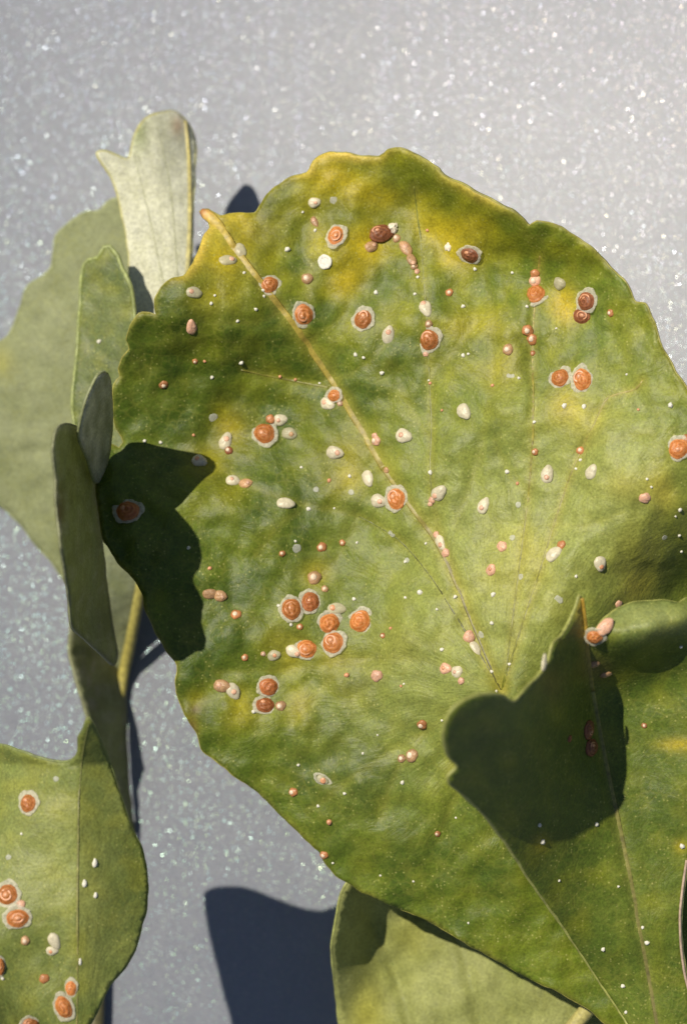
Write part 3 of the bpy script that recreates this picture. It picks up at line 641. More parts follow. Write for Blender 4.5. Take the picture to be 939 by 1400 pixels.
# --- grey curled tip above it
T_OUT = [(134, 516), (145, 509), (152, 519), (154, 545), (155, 580), (152, 615), (144, 650), (132, 660), (122, 630), (110, 600), (113, 575), (121, 545)]
T_CTRL = [(145, 510, 6.6), (152, 525, 5.6), (155, 580, -4.5), (144, 650, -7.0), (128, 530, 6.6), (112, 590, 6.6), (138, 560, 4.0), (128, 640, 0.0)]
def t_tint(q, de):
    n = vnoise(q * np.array([[2.5, 0.7]]), 16, 51); return lerp((0.32, 0.33, 0.24), (0.56, 0.56, 0.48), np.clip(0.5 + 1.0 * n, 0, 1))
make_leaf(plant, T_OUT, Surface(T_CTRL, pucker=(0.1, 30), seed=14), t_tint, (M_UNDER, M_LEAF_BACK), 4, 0.24, 0.09, (0.24, 0.26, 0.12), label='small curled leaf tip showing its grey hairy underside', seed=13, wobble=0.6)

# --- pale underside strip between the narrow leaf and the big leaf
U_OUT = [(112, 600), (140, 620), (165, 700), (196, 775), (198, 800), (188, 830), (180, 868), (170, 905), (160, 932), (142, 940), (118, 850), (104, 740), (100, 650)]
U_CTRL = [(120, 620, -17), (165, 700, -18), (196, 785, -19.5), (188, 830, -22.6), (180, 868, -24.2), (170, 905, -25.3), (160, 930, -25.9), (110, 760, -20.5), (140, 800, -20.5), (130, 860, -22.8)]
def u_tint(q, de):
    n = vnoise(q * np.array([[2.0, 0.7]]), 24, 61); return lerp((0.24, 0.27, 0.14), (0.34, 0.37, 0.23), np.clip(0.5 + 0.9 * n, 0, 1))
make_leaf(plant, U_OUT, Surface(U_CTRL, pucker=(0.15, 40), seed=16), u_tint, (M_UNDER, M_LEAF_BACK), 5, 0.26, 0.09, (0.34, 0.36, 0.16), label='pale green leaf underside squeezed beside a yellow stalk', seed=15, wobble=0.8)

# --- scalloped green leaf behind the big leaf
B_OUT = [(112, 368), (120, 355), (133, 352), (142, 338), (150, 337), (160, 350), (167, 368), (175, 385), (180, 402), (184, 428), (184, 470), (180, 530), (172, 600), (155, 660), (118, 668), (104, 600), (99, 545), (103, 500), (107, 450), (110, 405)]
B_CTRL = [(115, 360, -12), (148, 338, -11.4), (180, 400, -10.4), (184, 470, -10.2), (172, 600, -10.6), (120, 660, -11.4), (104, 540, -12), (108, 430, -12.4), (145, 430, -11.6), (140, 540, -11.4)]
def b_tint(q, de):
    n1 = vnoise(q, 60, 71); n2 = vnoise(q, 24, 72)
    t = lerp((0.095, 0.125, 0.035), (0.15, 0.18, 0.055), np.clip(0.5 + 0.7 * n1 + 0.5 * n2, 0, 1)); return blend(t, YGREEN, np.clip(0.7 * n2, 0, 0.35))
make_leaf(plant, B_OUT, Surface(B_CTRL, pucker=(0.2, 40), seed=18), b_tint, (M_LEAF, M_LEAF_BACK), 5, 0.28, 0.15, (0.27, 0.31, 0.10), label='small mid green leaf with two rounded scallops on top', seed=17, wobble=0.8)

# --- upright leaf showing its pale underside
P_OUT = [(199, 163), (214, 155), (235, 152), (250, 160), (262, 176), (268, 196), (266, 240), (264, 300), (262, 345), (258, 390), (250, 440), (240, 490), (205, 505), (184, 450), (179, 405), (177, 360), (173, 320), (165, 280), (155, 246), (142, 224), (134, 209),
  (145, 207), (160, 213), (176, 217), (182, 192), (189, 176)]
P_CTRL = [(199, 163, -18.2), (235, 152, -19.8), (262, 176, -20.7), (268, 196, -20.8), (264, 300, -16.4), (258, 390, -14.2), (240, 490, -12), (205, 500, -11.5), (178, 405, -14.0), (173, 320, -15.5), (155, 246, -16.8), (135, 210, -16.6), (177, 217, -17.0), (183, 190, -17.6),
  (215, 220, -17.0), (215, 300, -15.2), (220, 400, -13.2)]
def p_tint(q, de):
    n1 = vnoise(q, 60, 81); n = vnoise((q @ np.array([[0.92, 0.38], [-0.38, 0.92]])) * np.array([[2.4, 0.6]]), 26, 82)
    t = lerp((0.64, 0.64, 0.47), (0.76, 0.76, 0.60), np.clip(0.55 + 0.7 * n + 0.3 * n1, 0, 1))
    t = blend(t, (0.26, 0.31, 0.10), 0.7 * gauss(q, 190, 180, 14, 30)); t = blend(t, (0.52, 0.30, 0.2), 0.6 * gauss(q, 243, 172, 8, 14))
    return t
P_V = [(252, 165), (257, 220), (258, 300), (254, 380), (245, 460)]
make_leaf(plant, P_OUT, Surface(P_CTRL, pucker=(0.22, 45), seed=20), p_tint, (M_UNDER, M_LEAF_BACK), 5, 0.26, 0.12, (0.42, 0.40, 0.16),
    veins=[(P_V, 0.22, 0.30, (0.50, 0.43, 0.15), (0.46, 0.42, 0.16), 'midrib'), ([(215, 175), (232, 250), (240, 340), (246, 440)], 0.04, 0.07, (0.36, 0.37, 0.2), (0.36, 0.37, 0.2), 'vein'),
           ([(183, 210), (205, 300), (222, 380), (238, 460)], 0.04, 0.07, (0.36, 0.37, 0.2), (0.36, 0.37, 0.2), 'vein')], label='upright leaf showing its whitish felted underside', seed=19)

# --- soft green leaf at the back, far left
A_OUT = [(-70, 560), (-50, 515), (-20, 480), (12, 458), (25, 428), (36, 394), (54, 380), (70, 366), (73, 346), (77, 322), (86, 312), (100, 301), (114, 291), (134, 288), (148, 276), (165, 271), (185, 278), (204, 330), (208, 500), (190, 650), (160, 770), (120, 815), (88, 792), (66, 762),
  (45, 740), (24, 712), (0, 690), (-40, 665), (-75, 620)]
A_CTRL = [(-70, 580, -26), (15, 458, -24.8), (75, 340, -24.4), (165, 272, -23), (205, 330, -22), (205, 500, -21), (160, 760, -23), (90, 790, -24.6), (0, 690, -25.6), (60, 550, -23.4), (120, 420, -22.4), (110, 650, -22.6)]
def a_tint(q, de):
    n1 = vnoise(q, 80, 91); n2 = vnoise(q, 34, 92)
    t = lerp((0.24, 0.265, 0.125), (0.31, 0.335, 0.18), np.clip(0.5 + 0.7 * n1 + 0.4 * n2, 0, 1)); return blend(t, (0.40, 0.38, 0.08), 0.6 * gauss(q, 2, 495, 16, 20))
make_leaf(plant, A_OUT, Surface(A_CTRL, pucker=(0.3, 60), seed=22, veins=[[(150, 560), (90, 610), (30, 620)], [(150, 500), (100, 440), (70, 400)]], groove=0.3), a_tint, (M_LEAF_BACK, M_LEAF_BACK), 6, 0.28, 0.12, (0.30, 0.33, 0.15),
    label='soft grey green leaf lying furthest back, next to the panel', seed=21)

# --- stalks and stem
def stalk(name, pts, r, cols, parent=plant, flat=1.0):
    c = catmull(pts, 14, False); w = PN(c[:, 0], c[:, 1], c[:, 2]); k = len(c); tt = np.linspace(0, 1, k)
    rad = np.interp(tt, np.linspace(0, 1, len(r)), r) * MM * (1 + 0.05 * np.array([noise.noise(Vector((i * 0.3, len(pts), 0))) for i in range(k)]))
    V, F = tube(w, list(rad), 14, flat=flat)
    ca = np.array(cols); cc = np.stack([np.interp(tt, np.linspace(0, 1, len(cols)), ca[:, j]) for j in range(3)], -1)
    return mesh_obj(name, V, F, M_TINT, parent, tint=np.repeat(cc, 14, 0))
YS = (0.40, 0.35, 0.09); GS = (0.16, 0.17, 0.05); BS = (0.12, 0.11, 0.045)
def low(px, py, up):
    return (px, py, panel_z(px, py) + up)
stalk('petiole', [(198, 770, -18.4), (191, 812, -20.4), (184, 850, -22.2), (176, 890, -24.2), (168, 928, -25.6), low(152, 1030, 1.0), low(140, 1150, 1.0), low(134, 1300, 1.0), low(130, 1400, 1.0), low(128, 1520, 1.0)], [0.42, 0.46, 0.5, 0.6, 0.75, 0.8], [YS, YS, (0.34, 0.31, 0.09), GS, BS, BS])
stalk('petiole', [(690, 946, 1.2), (720, 1040, -3.0), (770, 1200, -5.5), (812, 1345, -7.0), (790, 1395, -7.6), (740, 1445, -8.4), (660, 1500, -11.5), (560, 1555, -17)], [0.5, 0.55, 0.6, 0.6, 0.65], [YS, YS, (0.42, 0.38, 0.12), (0.38, 0.34, 0.12), GS])
stalk('petiole', [(898, 1425, -0.8), (890, 1470, -3), (850, 1530, -8), (800, 1560, -12)], [0.45, 0.55, 0.6], [GS, GS, BS])
stalk('petiole', [(104, 1436, 6.4), (108, 1480, 2), (118, 1530, -8), (122, 1560, -16)], [0.4, 0.55, 0.6], [GS, GS, BS])
stalk('petiole', [(680, 1500, -13.4), (640, 1530, -15.5), (600, 1555, -17)], [0.4, 0.5, 0.55], [GS, GS, BS])
stalk('petiole', [(126, 650, -12.4), (114, 710, -18.5), low(110, 765, 4), low(116, 850, 2), low(126, 900, 1.6)], [0.3, 0.35, 0.4], [GS, YS, GS])
stalk('petiole', [(235, 480, -13.2), (230, 570, -18.5), low(214, 690, 4), (199, 768, -19)], [0.3, 0.35, 0.4], [YS, YS, GS])
stalk('petiole', [(126, 795, -24.6), low(134, 850, 1.2), low(148, 930, 1.0), low(152, 1030, 1)], [0.35, 0.4, 0.45], [GS, GS, GS])
stalk('petiole', [low(178, 1120, 0.6), low(160, 1180, 0.9), low(140, 1260, 1.2)], [0.3, 0.4, 0.5], [GS, GS, GS])
stalk('petiole', [(133, 688, -7.6), (150, 702, -12), (180, 735, -16), (199, 768, -18.4)], [0.25, 0.35, 0.4], [GS, GS, GS])
stem_pts = [(x, 1565 + 8 * math.sin(x / 90.0), panel_z(x, 1565) + 1.35) for x in range(60, 1001, 94)]
stalk('stem', stem_pts, [1.1, 1.25, 1.4], [BS, GS, BS])
for (x0, y0, z0) in ((128, 1505, panel_z(128, 1505) + 1.0), (560, 1550, -16.8), (800, 1555, -11.8), (122, 1550, -15), (600, 1550, -16.8)):
    zb = panel_z(x0, 1566) + 1.6
    stalk('petiole', [(x0, y0, z0), (x0, (y0 + 1568) / 2, (z0 + zb) / 2), (x0, 1568, zb)], [0.6, 0.7], [BS, BS])

# ------------------------------------------------------------------ scale insects
def lathe_mesh(name, prof, seg, mats, seed=0, wob=0.06, squash=0.0, lump=0.0, open_bottom=True):
    V = []; F = []; rnd = random.Random(seed); ph = [rnd.uniform(0, 6.28) for _ in range(6)]
    def rad(a):
        return 1 + wob * (0.6 * math.sin(2 * a + ph[0]) + 0.5 * math.sin(3 * a + ph[1]) + 0.45 * math.sin(5 * a + ph[2]) + 0.28 * math.sin(9 * a + ph[3]) + 0.16 * math.sin(17 * a + ph[4]))
    for r, z in prof:
        if r <= 1e-6: V.append((0, 0, z)); continue
        for k in range(seg):
            a = 2 * math.pi * k / seg; q = r * (1 + (rad(a) - 1) * min(1, r * 1.3))
            x, y = q * math.cos(a), q * math.sin(a) * (1 - squash * math.cos(a))
            V.append((x, y, z * (1 + lump * noise.noise(Vector((x * 3.1 + seed, y * 3.1, 0))))))
    idx = 0; rings = []
    for r, z in prof:
        if r <= 1e-6: rings.append([idx]); idx += 1
        else: rings.append(list(range(idx, idx + seg))); idx += seg
    for a, b in zip(rings[:-1], rings[1:]):
        for k in range(seg):
            k2 = (k + 1) % seg
            if len(b) == 1: F.append((a[k], a[k2], b[0]))
            else: F.append((a[k], a[k2], b[k2], b[k]))
    me = bpy.data.meshes.new(name); me.from_pydata(V, [], F); me.polygons.foreach_set('use_smooth', [True] * len(F))
    me.materials.append(mats); me.update(); return me

def dome_profile(R, h, rings, amp, n=18):
    p = [(R, -0.08)]
    for i in range(n + 1):
        r = R * (1 - i / n)
        p.append((r, h * (1 - (r / R) ** 2.2) ** 0.8 + amp * math.sin(r / R * rings * 2 * math.pi) * (r / R) ** 0.3 if i < n else h))
    return p
rim_prof = [(1.0, -0.03), (1.0, 0.03), (0.96, 0.065), (0.86, 0.085), (0.74, 0.085), (0.60, 0.06)]
RIMS = [lathe_mesh('waxy_rim', rim_prof, 64, M_RIM, s, 0.09) for s in range(5)]
def variants(mat, k0):
    return [lathe_mesh('domed_cover', dome_profile(0.82, 0.36 + 0.03 * s, 2.4, 0.014), 40, mat, k0 + s, 0.05, lump=0.28) for s in range(4)]
BODY = {'o': variants(M_ORANGE, 10), 'b': variants(M_BROWN, 20), 'r': variants(M_RUST, 30)}
BOSS = lathe_mesh('central_boss', [(0.20, -0.05), (0.20, 0.02), (0.17, 0.075), (0.10, 0.11), (0.0, 0.125)], 16, M_BOSS, 41, 0.05)
RING1 = lathe_mesh('growth_ring', [(0.40, -0.06), (0.40, 0.015), (0.36, 0.045), (0.31, 0.045), (0.27, 0.02), (0.25, -0.03)], 28, M_BOSS, 42, 0.06)
def oval_mesh(mat, s): return lathe_mesh('oval_cover', [(1.0, -0.08), (1.0, 0.05), (0.93, 0.20), (0.78, 0.34), (0.55, 0.45), (0.28, 0.50), (0.0, 0.515)], 28, mat, s, 0.05, squash=0.16, lump=0.2)
OVAL = {'w': [oval_mesh(M_WHITE, s) for s in (50, 51, 52)], 'p': [oval_mesh(M_PINK, s) for s in (53, 54)], 't': [oval_mesh(M_TAN, s) for s in (55, 56)], 'r': [oval_mesh(M_CLEAR, s) for s in (57, 58)]}
HALO = lathe_mesh('waxy_skirt', [(1.0, -0.04), (1.0, 0.03), (0.9, 0.08), (0.7, 0.10)], 28, M_RIM, 59, 0.07, squash=0.1)
TIPS = {'p': lathe_mesh('moulted_skin', [(0.36, -0.1), (0.36, 0.02), (0.30, 0.12), (0.18, 0.19), (0, 0.21)], 16, M_PINK, 60, 0.08), 'o': lathe_mesh('moulted_skin', [(0.36, -0.1), (0.36, 0.02), (0.30, 0.12), (0.18, 0.19), (0, 0.21)], 16, M_BOSS, 61, 0.08),
        't': lathe_mesh('moulted_skin', [(0.36, -0.1), (0.36, 0.02), (0.30, 0.12), (0.18, 0.19), (0, 0.21)], 16, M_TAN, 62, 0.08)}
def small_dome(mat, s): return lathe_mesh('round_cover', [(1.0, -0.1), (1.0, 0.04), (0.93, 0.20), (0.76, 0.36), (0.45, 0.47), (0.0, 0.51)], 22, mat, s, 0.08, lump=0.35)
NYM = {'n': small_dome(M_NYMPH, 70), 't': small_dome(M_TAN, 71), 'p': small_dome(M_PINK, 72), 'b': small_dome(M_BROWN, 73)}
CAP = lathe_mesh('pale_cap', [(0.48, -0.12), (0.48, 0.0), (0.40, 0.12), (0.22, 0.20), (0, 0.23)], 16, M_CAP, 74, 0.08)
SPECKS = [lathe_mesh('white_speck', [(1.0, -0.2), (1.0, 0.15), (0.85, 0.55), (0.5, 0.85), (0, 0.95)], 14, M_SPECK, 80 + s, 0.14, lump=0.5) for s in range(3)]
SPECK_O = lathe_mesh('orange_speck', [(1.0, -0.2), (1.0, 0.15), (0.85, 0.55), (0.5, 0.85), (0, 0.95)], 14, M_BOSS, 85, 0.1, lump=0.4)
CRUST = lathe_mesh('wax_crust', [(1.0, -0.2), (1.0, 0.2), (0.8, 0.55), (0.45, 0.7), (0, 0.75)], 30, M_CRUST, 86, 0.2, lump=1.2)
FLATSPOT = lathe_mesh('flat_wax', [(1.0, -0.05), (1.0, 0.02), (0.7, 0.06), (0, 0.07)], 24, M_FILM, 87, 0.07)
RINGDISC = lathe_mesh('ring_disc', [(1.0, -0.05), (1.0, 0.06), (0.9, 0.17), (0.74, 0.20), (0.60, 0.13), (0.48, 0.08), (0.36, 0.10), (0.2, 0.13), (0, 0.14)], 28, M_SPECK, 88, 0.05)

RN = random.Random(5)
def root(name, surf, px, py, rx, ry, rot, hz, lift=0.0):
    p, ex, ey, n = surf.frame(px, py)
    a = math.radians(rot); X = (ex * math.cos(a) + ey * math.sin(a)); Y = n.cross(X)
    o = bpy.data.objects.new(name, None); COL.objects.link(o); o.empty_display_size = 0.3
    k = (DIST - surf([[px, py]])[0] * MM) / DIST
    cz = abs(n.dot(ROT @ Vector((0, 0, 1)))) ** 0.5
    R = Matrix((X * (rx * S * k), Y * (ry * S * k), n * (hz * S * k))).transposed().to_4x4()
    R.translation = p + n * lift * MM
    o.matrix_world = R
    return o

def child(o, me, loc=(0, 0, 0), sc=(1, 1, 1), rz=0.0, name=None):
    c = bpy.data.objects.new(name or me.name.split('.')[0], me); COL.objects.link(c); c.parent = o
    c.location = loc; c.scale = sc; c.rotation_euler = (0, 0, rz); return c

def adult(surf, px, py, rx, ry, label, tone='o', rot=None, rim=1.0, off=None, group='mature scale insects', lift=0.03):
    rot = RN.uniform(-20, 20) if rot is None else rot
    o = root('scale_insect', surf, px, py, rx * 1.08, ry * 1.08, rot, (rx + ry) / 2, lift)
    tag(o, label, 'scale insect', group)
    ox, oy = (RN.uniform(-0.09, 0.09), RN.uniform(-0.12, 0.04))
    if rim: child(o, RIMS[RN.randrange(5)], (0, 0, 0), (1, 1, 1), RN.uniform(0, 6))
    b = 0.97 if rim else 1.15
    v = BODY[tone][RN.randrange(4)]
    child(o, v, (ox, oy, 0.02), (b * RN.uniform(0.90, 1.03), b * RN.uniform(0.90, 1.03), RN.uniform(0.9, 1.2)), RN.uniform(0, 6))
    bx, by = off or (RN.uniform(-0.22, 0.08), RN.uniform(-0.12, 0.2))
    zt = 0.36 * max(0, 1 - ((bx - ox) ** 2 + (by - oy) ** 2) / 0.64) ** 0.8
    if RN.random() < 0.55: child(o, RING1, (bx, by, zt - 0.03), (RN.uniform(0.9, 1.2), RN.uniform(0.9, 1.2), 0.8), RN.uniform(0, 6))
    child(o, BOSS, (bx, by, zt - 0.01), (1, 1, 1))
    return o

def oval(surf, px, py, a, b, rot, label, group, kind='w', tip='p', end=-0.5, h=0.8, halo=False, lift=0.0):
    o = root('oval_scale_insect', surf, px, py, a, b, rot, min(a, b) * h * 1.3, lift)
    tag(o, label, 'scale insect', group)
    me = OVAL[kind][RN.randrange(len(OVAL[kind]))]
    if halo:
        child(o, HALO); child(o, me, (0, 0, 0.02), (0.68, 0.68, 0.8))
    else: child(o, me)
    if tip:
        zt = 0.50 * max(0, 1 - end * end) ** 0.6 * (0.8 if halo else 1)
        child(o, TIPS[tip], (end, 0.0, zt - 0.03), (0.85, 0.85 * a / b, 0.8))
    return o

def nymph(surf, px, py, r, label, group, kind='n', cap=True, ry=None, lift=0.0):
    o = root('scale_nymph', surf, px, py, r, ry or r, RN.uniform(0, 40), r, lift)
    tag(o, label, 'scale nymph', group)
    child(o, NYM[kind], rz=RN.uniform(0, 6))
    if cap: child(o, CAP, (RN.uniform(-0.25, 0), RN.uniform(-0.05, 0.2), 0.42))
    return o

def speck(surf, px, py, r, label, group, me=None, ry=None, rot=0, hz=None, name='wax_speck'):
    p, ex, ey, n = surf.frame(px, py); k = (DIST - surf([[px, py]])[0] * MM) / DIST
    a = math.radians(rot or RN.uniform(0, 180)) if not ry else math.radians(rot)
    X = ex * math.cos(a) + ey * math.sin(a); Y = n.cross(X)
    o = bpy.data.objects.new(name, me or SPECKS[RN.randrange(3)]); COL.objects.link(o)
    R = Matrix((X * (r * S * k), Y * ((ry or r) * S * k), n * ((hz or r) * S * k))).transposed().to_4x4(); R.translation = p
    o.matrix_world = R; tag(o, label, 'speck' if name != 'ringed_scale' else 'scale insect', group); return o

BS_ = big_surf
# mature females on the big leaf
for a in [
 (368, 390, 15, 14, 'orange scale insect sitting on the yellow midrib close to the dry leaf tip'),
 (460, 323, 14.5, 17, 'orange scale insect with broad white rim just above the white ringed disc'),
 (415, 430, 15.5, 16.5, 'orange domed scale insect right beside the midrib, below the greyish nymph'),
 (497, 436, 15.5, 16.5, 'orange domed scale insect between the midrib scale and the one on the long vein'),
 (586, 464, 17.5, 18, 'orange scale insect on the vertical vein with a nymph stuck to its upper edge'),
 (733, 402, 16.5, 18, 'orange oval scale insect with pale nymphs stacked on its upper edge'),
 (766, 515, 15.5, 16.5, 'ringed orange scale insect, duller half of the touching pair near the right margin'),
 (795, 518, 15.5, 18, 'brighter orange scale insect of the touching pair, on the side of the leaf margin'),
 (927, 613, 17, 16.5, 'orange scale insect by the right margin with white wax drops below it'),
 (363, 592, 18, 18.5, 'large orange scale insect with a small rust nymph and white ovals beside it'),
 (541, 681, 15.5, 18.5, 'orange scale insect on the midrib touching a white oval one'),
 (398, 833, 16, 17.5, 'plain rust orange scale insect overlapped by its darker bossed neighbour in the cluster'),
 (450, 853, 17.5, 17.5, 'orange scale insect heading the stacked pair in the middle of the cluster'),
 (457, 879, 18, 16.5, 'orange scale insect at the foot of the stacked pair in the cluster'),
 (494, 848, 18, 17.5, 'notched orange scale insect standing free of the cluster on the midrib side'),
 (420, 886, 17, 16.5, 'orange scale insect with a cream oval attached to its side'),
]: adult(BS_, *a)
adult(BS_, 423, 823, 15.5, 16, 'rust brown scale insect overlapping the plain orange one in the cluster', 'r', lift=0.12)
adult(BS_, 522, 319, 17, 13, 'dark brown rimless scale insect with white crust on its edge', 'b', rot=8, rim=0, off=(-0.3, 0.3))
adult(BS_, 642, 348, 18, 12.5, 'dark brown oval scale insect beside a bright yellow halo', 'b', rot=-6, off=(-0.1, 0.3))
adult(BS_, 803, 411, 16.5, 15.5, 'brown ringed scale insect on top of another near the scalloped right margin', 'b', lift=0.14)
adult(BS_, 796, 432, 16.5, 14, 'dark brown scale insect partly under the brown ringed one', 'b')
adult(BS_, 175, 699, 20, 18, 'rust scale insect alone in the deep shadow on the leaf edge', 'r')
adult(BS_, 367, 938, 15, 14.5, 'ringed brown orange scale insect heading the pair near the lower left lobe', 'r', lift=0.1)
adult(BS_, 363, 963, 17, 13.5, 'rust scale insect under its ringed neighbour with a tan nymph beside it', 'r')
adult(BS_, 457, 540, 12, 11, 'small pinkish scale insect on the midrib with a white one on its flank', 'o', off=(0.1, -0.1))
# on the creased lower left leaf
for a in [(40, 1097, 17, 16, 'single orange scale insect near the notched top of the creased leaf'), (12, 1223, 18, 18, 'orange scale insect with a very broad white rim on the creased leaf'),
          (24, 1254, 20, 15, 'wide orange scale insect just under the broad white rimmed one'), (88, 1377, 14, 19, 'teardrop orange scale insect beside the midrib crease'),
          (98, 1350, 9, 13, 'rust scale insect tucked against the midrib crease'), (0, 1322, 8, 14, 'orange scale insect on the outer edge of the creased leaf'), (42, 1402, 16, 12, 'pale rimmed scale insect low on the creased leaf')]:
    adult(d_surf, *a, group='scale insects on the creased leaf')
# on the folded leaf
adult(f_surf, 804, 998, 13, 14, 'dark rust scale insect on the shaded midrib of the folded leaf, nearer its tip', 'b', rim=0, group='scale insects on the folded leaf')
adult(f_surf, 807, 1021, 15, 13, 'dark rust scale insect on the shaded midrib of the folded leaf, touching another', 'b', rim=0, group='scale insects on the folded leaf')
adult(f_surf, 813, 868, 15, 13, 'pinkish orange scale insect in the sun next to the yellow tip of the folded leaf', 'o', group='scale insects on the folded leaf', lift=0.2)
oval(f_surf, 827, 857, 15, 9, 50, 'long pink scale insect crossing the sunlit edge of the folded leaf', 'scale insects on the folded leaf', 'p', None, lift=0.15)
oval(f_surf, 828, 922, 9, 6, 20, 'dull brown scale remnant in the fold of the folded leaf', 'scale insects on the folded leaf', 't', 't')
oval(f_surf, 812, 908, 8, 7, 0, 'small brown scale remnant beside the sunlit pink scale', 'scale insects on the folded leaf', 't', None)
oval(f_surf, 743, 906, 7, 13, -12, 'white oval scale insect clinging to the raised edge of the folded leaf', 'scale insects on the folded leaf', 'w', None)

# white ovals
GO = 'white oval scale insects on the large leaf'
for (x, y, a, b, r, k, t, e, lab) in [(312, 356, 13, 8.5, 0, 'r', 'p', 0.35, 'translucent oval scale insect with a pink end beside the midrib near the dry tip'), (329, 342, 11, 8, 100, 'r', None, 0, 'whitish oval scale insect lying on the edge of the midrib near the dry tip'),
   (266, 400, 11.5, 8, -14, 'r', 'p', -0.4, 'clear oval scale insect with a pink end near the margin under the dry tip'), (262, 447, 12, 7, 95, 'p', None, 0, 'narrow pinkish scale insect near the scallop beside the small green leaf'), (531, 458, 13, 9, 80, 'w', 'p', 0.3, 'white oval scale insect standing between two orange domed ones'),
   (634, 563, 12.5, 9.5, -42, 'w', None, 0, 'plain white oval scale insect between the two long straight veins'), (552, 596, 12.5, 10, -10, 'w', 'p', -0.2, 'white oval scale insect with a tan dot, level with the tan nymph on the midrib'), (503, 654, 12.5, 8.5, -62, 'w', None, 0, 'slim plain white oval scale insect next to the midrib'),
   (391, 688, 12.5, 8.5, -8, 'w', None, 0, 'plain white oval scale insect on the side vein, away from any other'), (661, 691, 12, 8.5, 68, 'w', 'p', -0.35, 'white oval scale insect with a tan end between the two long straight veins'),
   (748, 648, 13, 9, 85, 'w', 'p', -0.4, 'bright white oval scale insect between straight vein and branching vein'), (808, 645, 11.5, 9, 55, 'w', None, 0, 'plain cream oval scale insect just beyond the branching yellow vein'), (273, 630, 11.5, 9, -20, 'w', 'o', -0.25, 'white oval scale insect with an orange middle at the edge of the cast shadow'),
   (458, 619, 13, 9, -4, 'w', 'p', 0.35, 'white oval scale insect with a pink spot in the yellowish patch beside the midrib')]:
    oval(BS_, x, y, a, b, r, lab, GO, k, t, e)
GA = 'oval scale insects beside others'
for (x, y, a, b, r, lab, k, t, e, halo) in [
   (582, 422, 12.5, 8.5, -65, 'greyish oval scale insect on the vertical vein above an orange one', 'w', 'p', -0.6, False),
   (508, 337, 10, 8, 20, 'greyish oval scale insect touching the dark brown rimless one', 't', 'p', 0.3, False),
   (518, 685, 12, 9.5, -20, 'white oval scale insect touching the orange one on the midrib', 'w', 'p', 0.2, False),
   (448, 552, 12, 8.5, -25, 'white oval scale insect against the pinkish one on the midrib', 'w', 'p', -0.3, False),
   (600, 674, 13, 9.5, 35, 'white oval scale insect trailing a tail of pink moults', 'w', 'p', -0.45, False),
   (757, 757, 13, 9.5, 45, 'white oval scale insect with a small orange nymph at its end', 'w', None, 0, False),
   (820, 771, 11, 8.5, -75, 'whitish scale insect with an orange patch above the yellow tip of the folded leaf', 'w', 'o', 0.3, False),
   (309, 603, 13, 8.5, 65, 'grey-white oval scale insect with a brown nymph at its foot', 'w', 'p', 0.2, False),
   (384, 574, 10, 8, 15, 'white oval scale insect next to the rust nymph on the large orange one', 'w', 'p', -0.3, False),
   (396, 593, 11, 8.5, -20, 'translucent oval scale insect with a tan middle beside the large orange one', 'r', 't', 0.3, False),
   (319, 657, 10, 8.5, -10, 'cream half of a joined pair of oval scale insects on the shaded side', 'w', 'p', -0.2, False),
   (336, 661, 10, 7.5, 5, 'tan half of a joined pair of oval scale insects on the shaded side', 't', 'p', 0.4, False),
   (461, 832, 13.5, 8, -5, 'yellowish oval scale insect between cluster and free orange one', 'r', 'o', -0.45, False),
   (402, 891, 12, 8, -30, 'cream oval scale insect attached to the side of an orange one', 'w', 'p', 0.45, False),
   (375, 896, 9.5, 7.5, 10, 'small flat orange oval scale insect beside the clustered scales', 'r', 'o', 0.1, False),
   (288, 812, 11, 7.5, 0, 'greyish tan half of a lumpy joined pair near the cast shadow', 't', None, 0, False),
   (302, 815, 9, 8, -20, 'darker tan half of a lumpy joined pair near the cast shadow', 't', 'p', 0.3, False),
   (304, 938, 13, 9, -15, 'tan oval scale insect partly under a cream one near the lower left lobe', 't', 'p', -0.3, False),
   (319, 945, 12.5, 9.5, -58, 'glossy cream oval scale insect lying over a tan one', 'w', 'p', 0.1, False),
   (441, 1066, 13.5, 8, -30, 'flat translucent almond shaped scale insect with an orange middle', 'r', 'o', 0.1, True),
   (641, 870, 9, 8, 80, 'pinkish round end of the joined pair on the midrib near the base', 'p', None, 0, False),
   (650, 886, 11, 6.5, -65, 'whitish long half of the joined pair on the midrib near the base', 'w', None, 0, False),
   (609, 914, 9.5, 8, -15, 'orange pink half of a joined pair near the leaf base', 'p', 'o', -0.2, False),
   (625, 918, 9, 8.5, 30, 'whitish half of a joined pair near the leaf base', 'w', 'p', -0.3, False),
   (602, 742, 12, 7, -60, 'pinkish white scale insect in a short chain along the midrib', 'w', 'p', 0.3, False),
   (671, 779, 9, 7.5, 60, 'pale orange scale insect with a white tail', 'p', 'o', 0.1, False),
   (430, 277, 9, 7, 5, 'cream blob of a scale insect high on the leaf under the yellow margin', 'w', 'p', 0.2, False),
   (430, 303, 9, 5, -62, 'thin greyish scale insect with a white dot at its end', 't', 'p', -0.2, False),
   (765, 388, 9.5, 9, 0, 'pale green-white round scale insect above a yellow patch', 'r', None, 0, False),
   (555, 340, 13, 7.5, -62, 'longest grey-brown link of a chain of scales along a vein', 't', 'p', -0.2, False),
   (563, 356, 10, 6.5, -70, 'short grey-brown link in a chain of scales along a vein', 't', 'p', 0.5, False)]:
    oval(BS_, x, y, a, b, r, lab, GA, k, t, e, halo=halo)
GD = 'scale insects on the creased leaf'
oval(d_surf, 75, 1287, 12.5, 8, -70, 'white oval scale insect with an orange end on the creased leaf', GD, 'w', None)
oval(d_surf, 72, 1300, 9, 6.5, 10, 'cream scale insect under the white oval on the creased leaf', GD, 'w', 'o', -0.2)

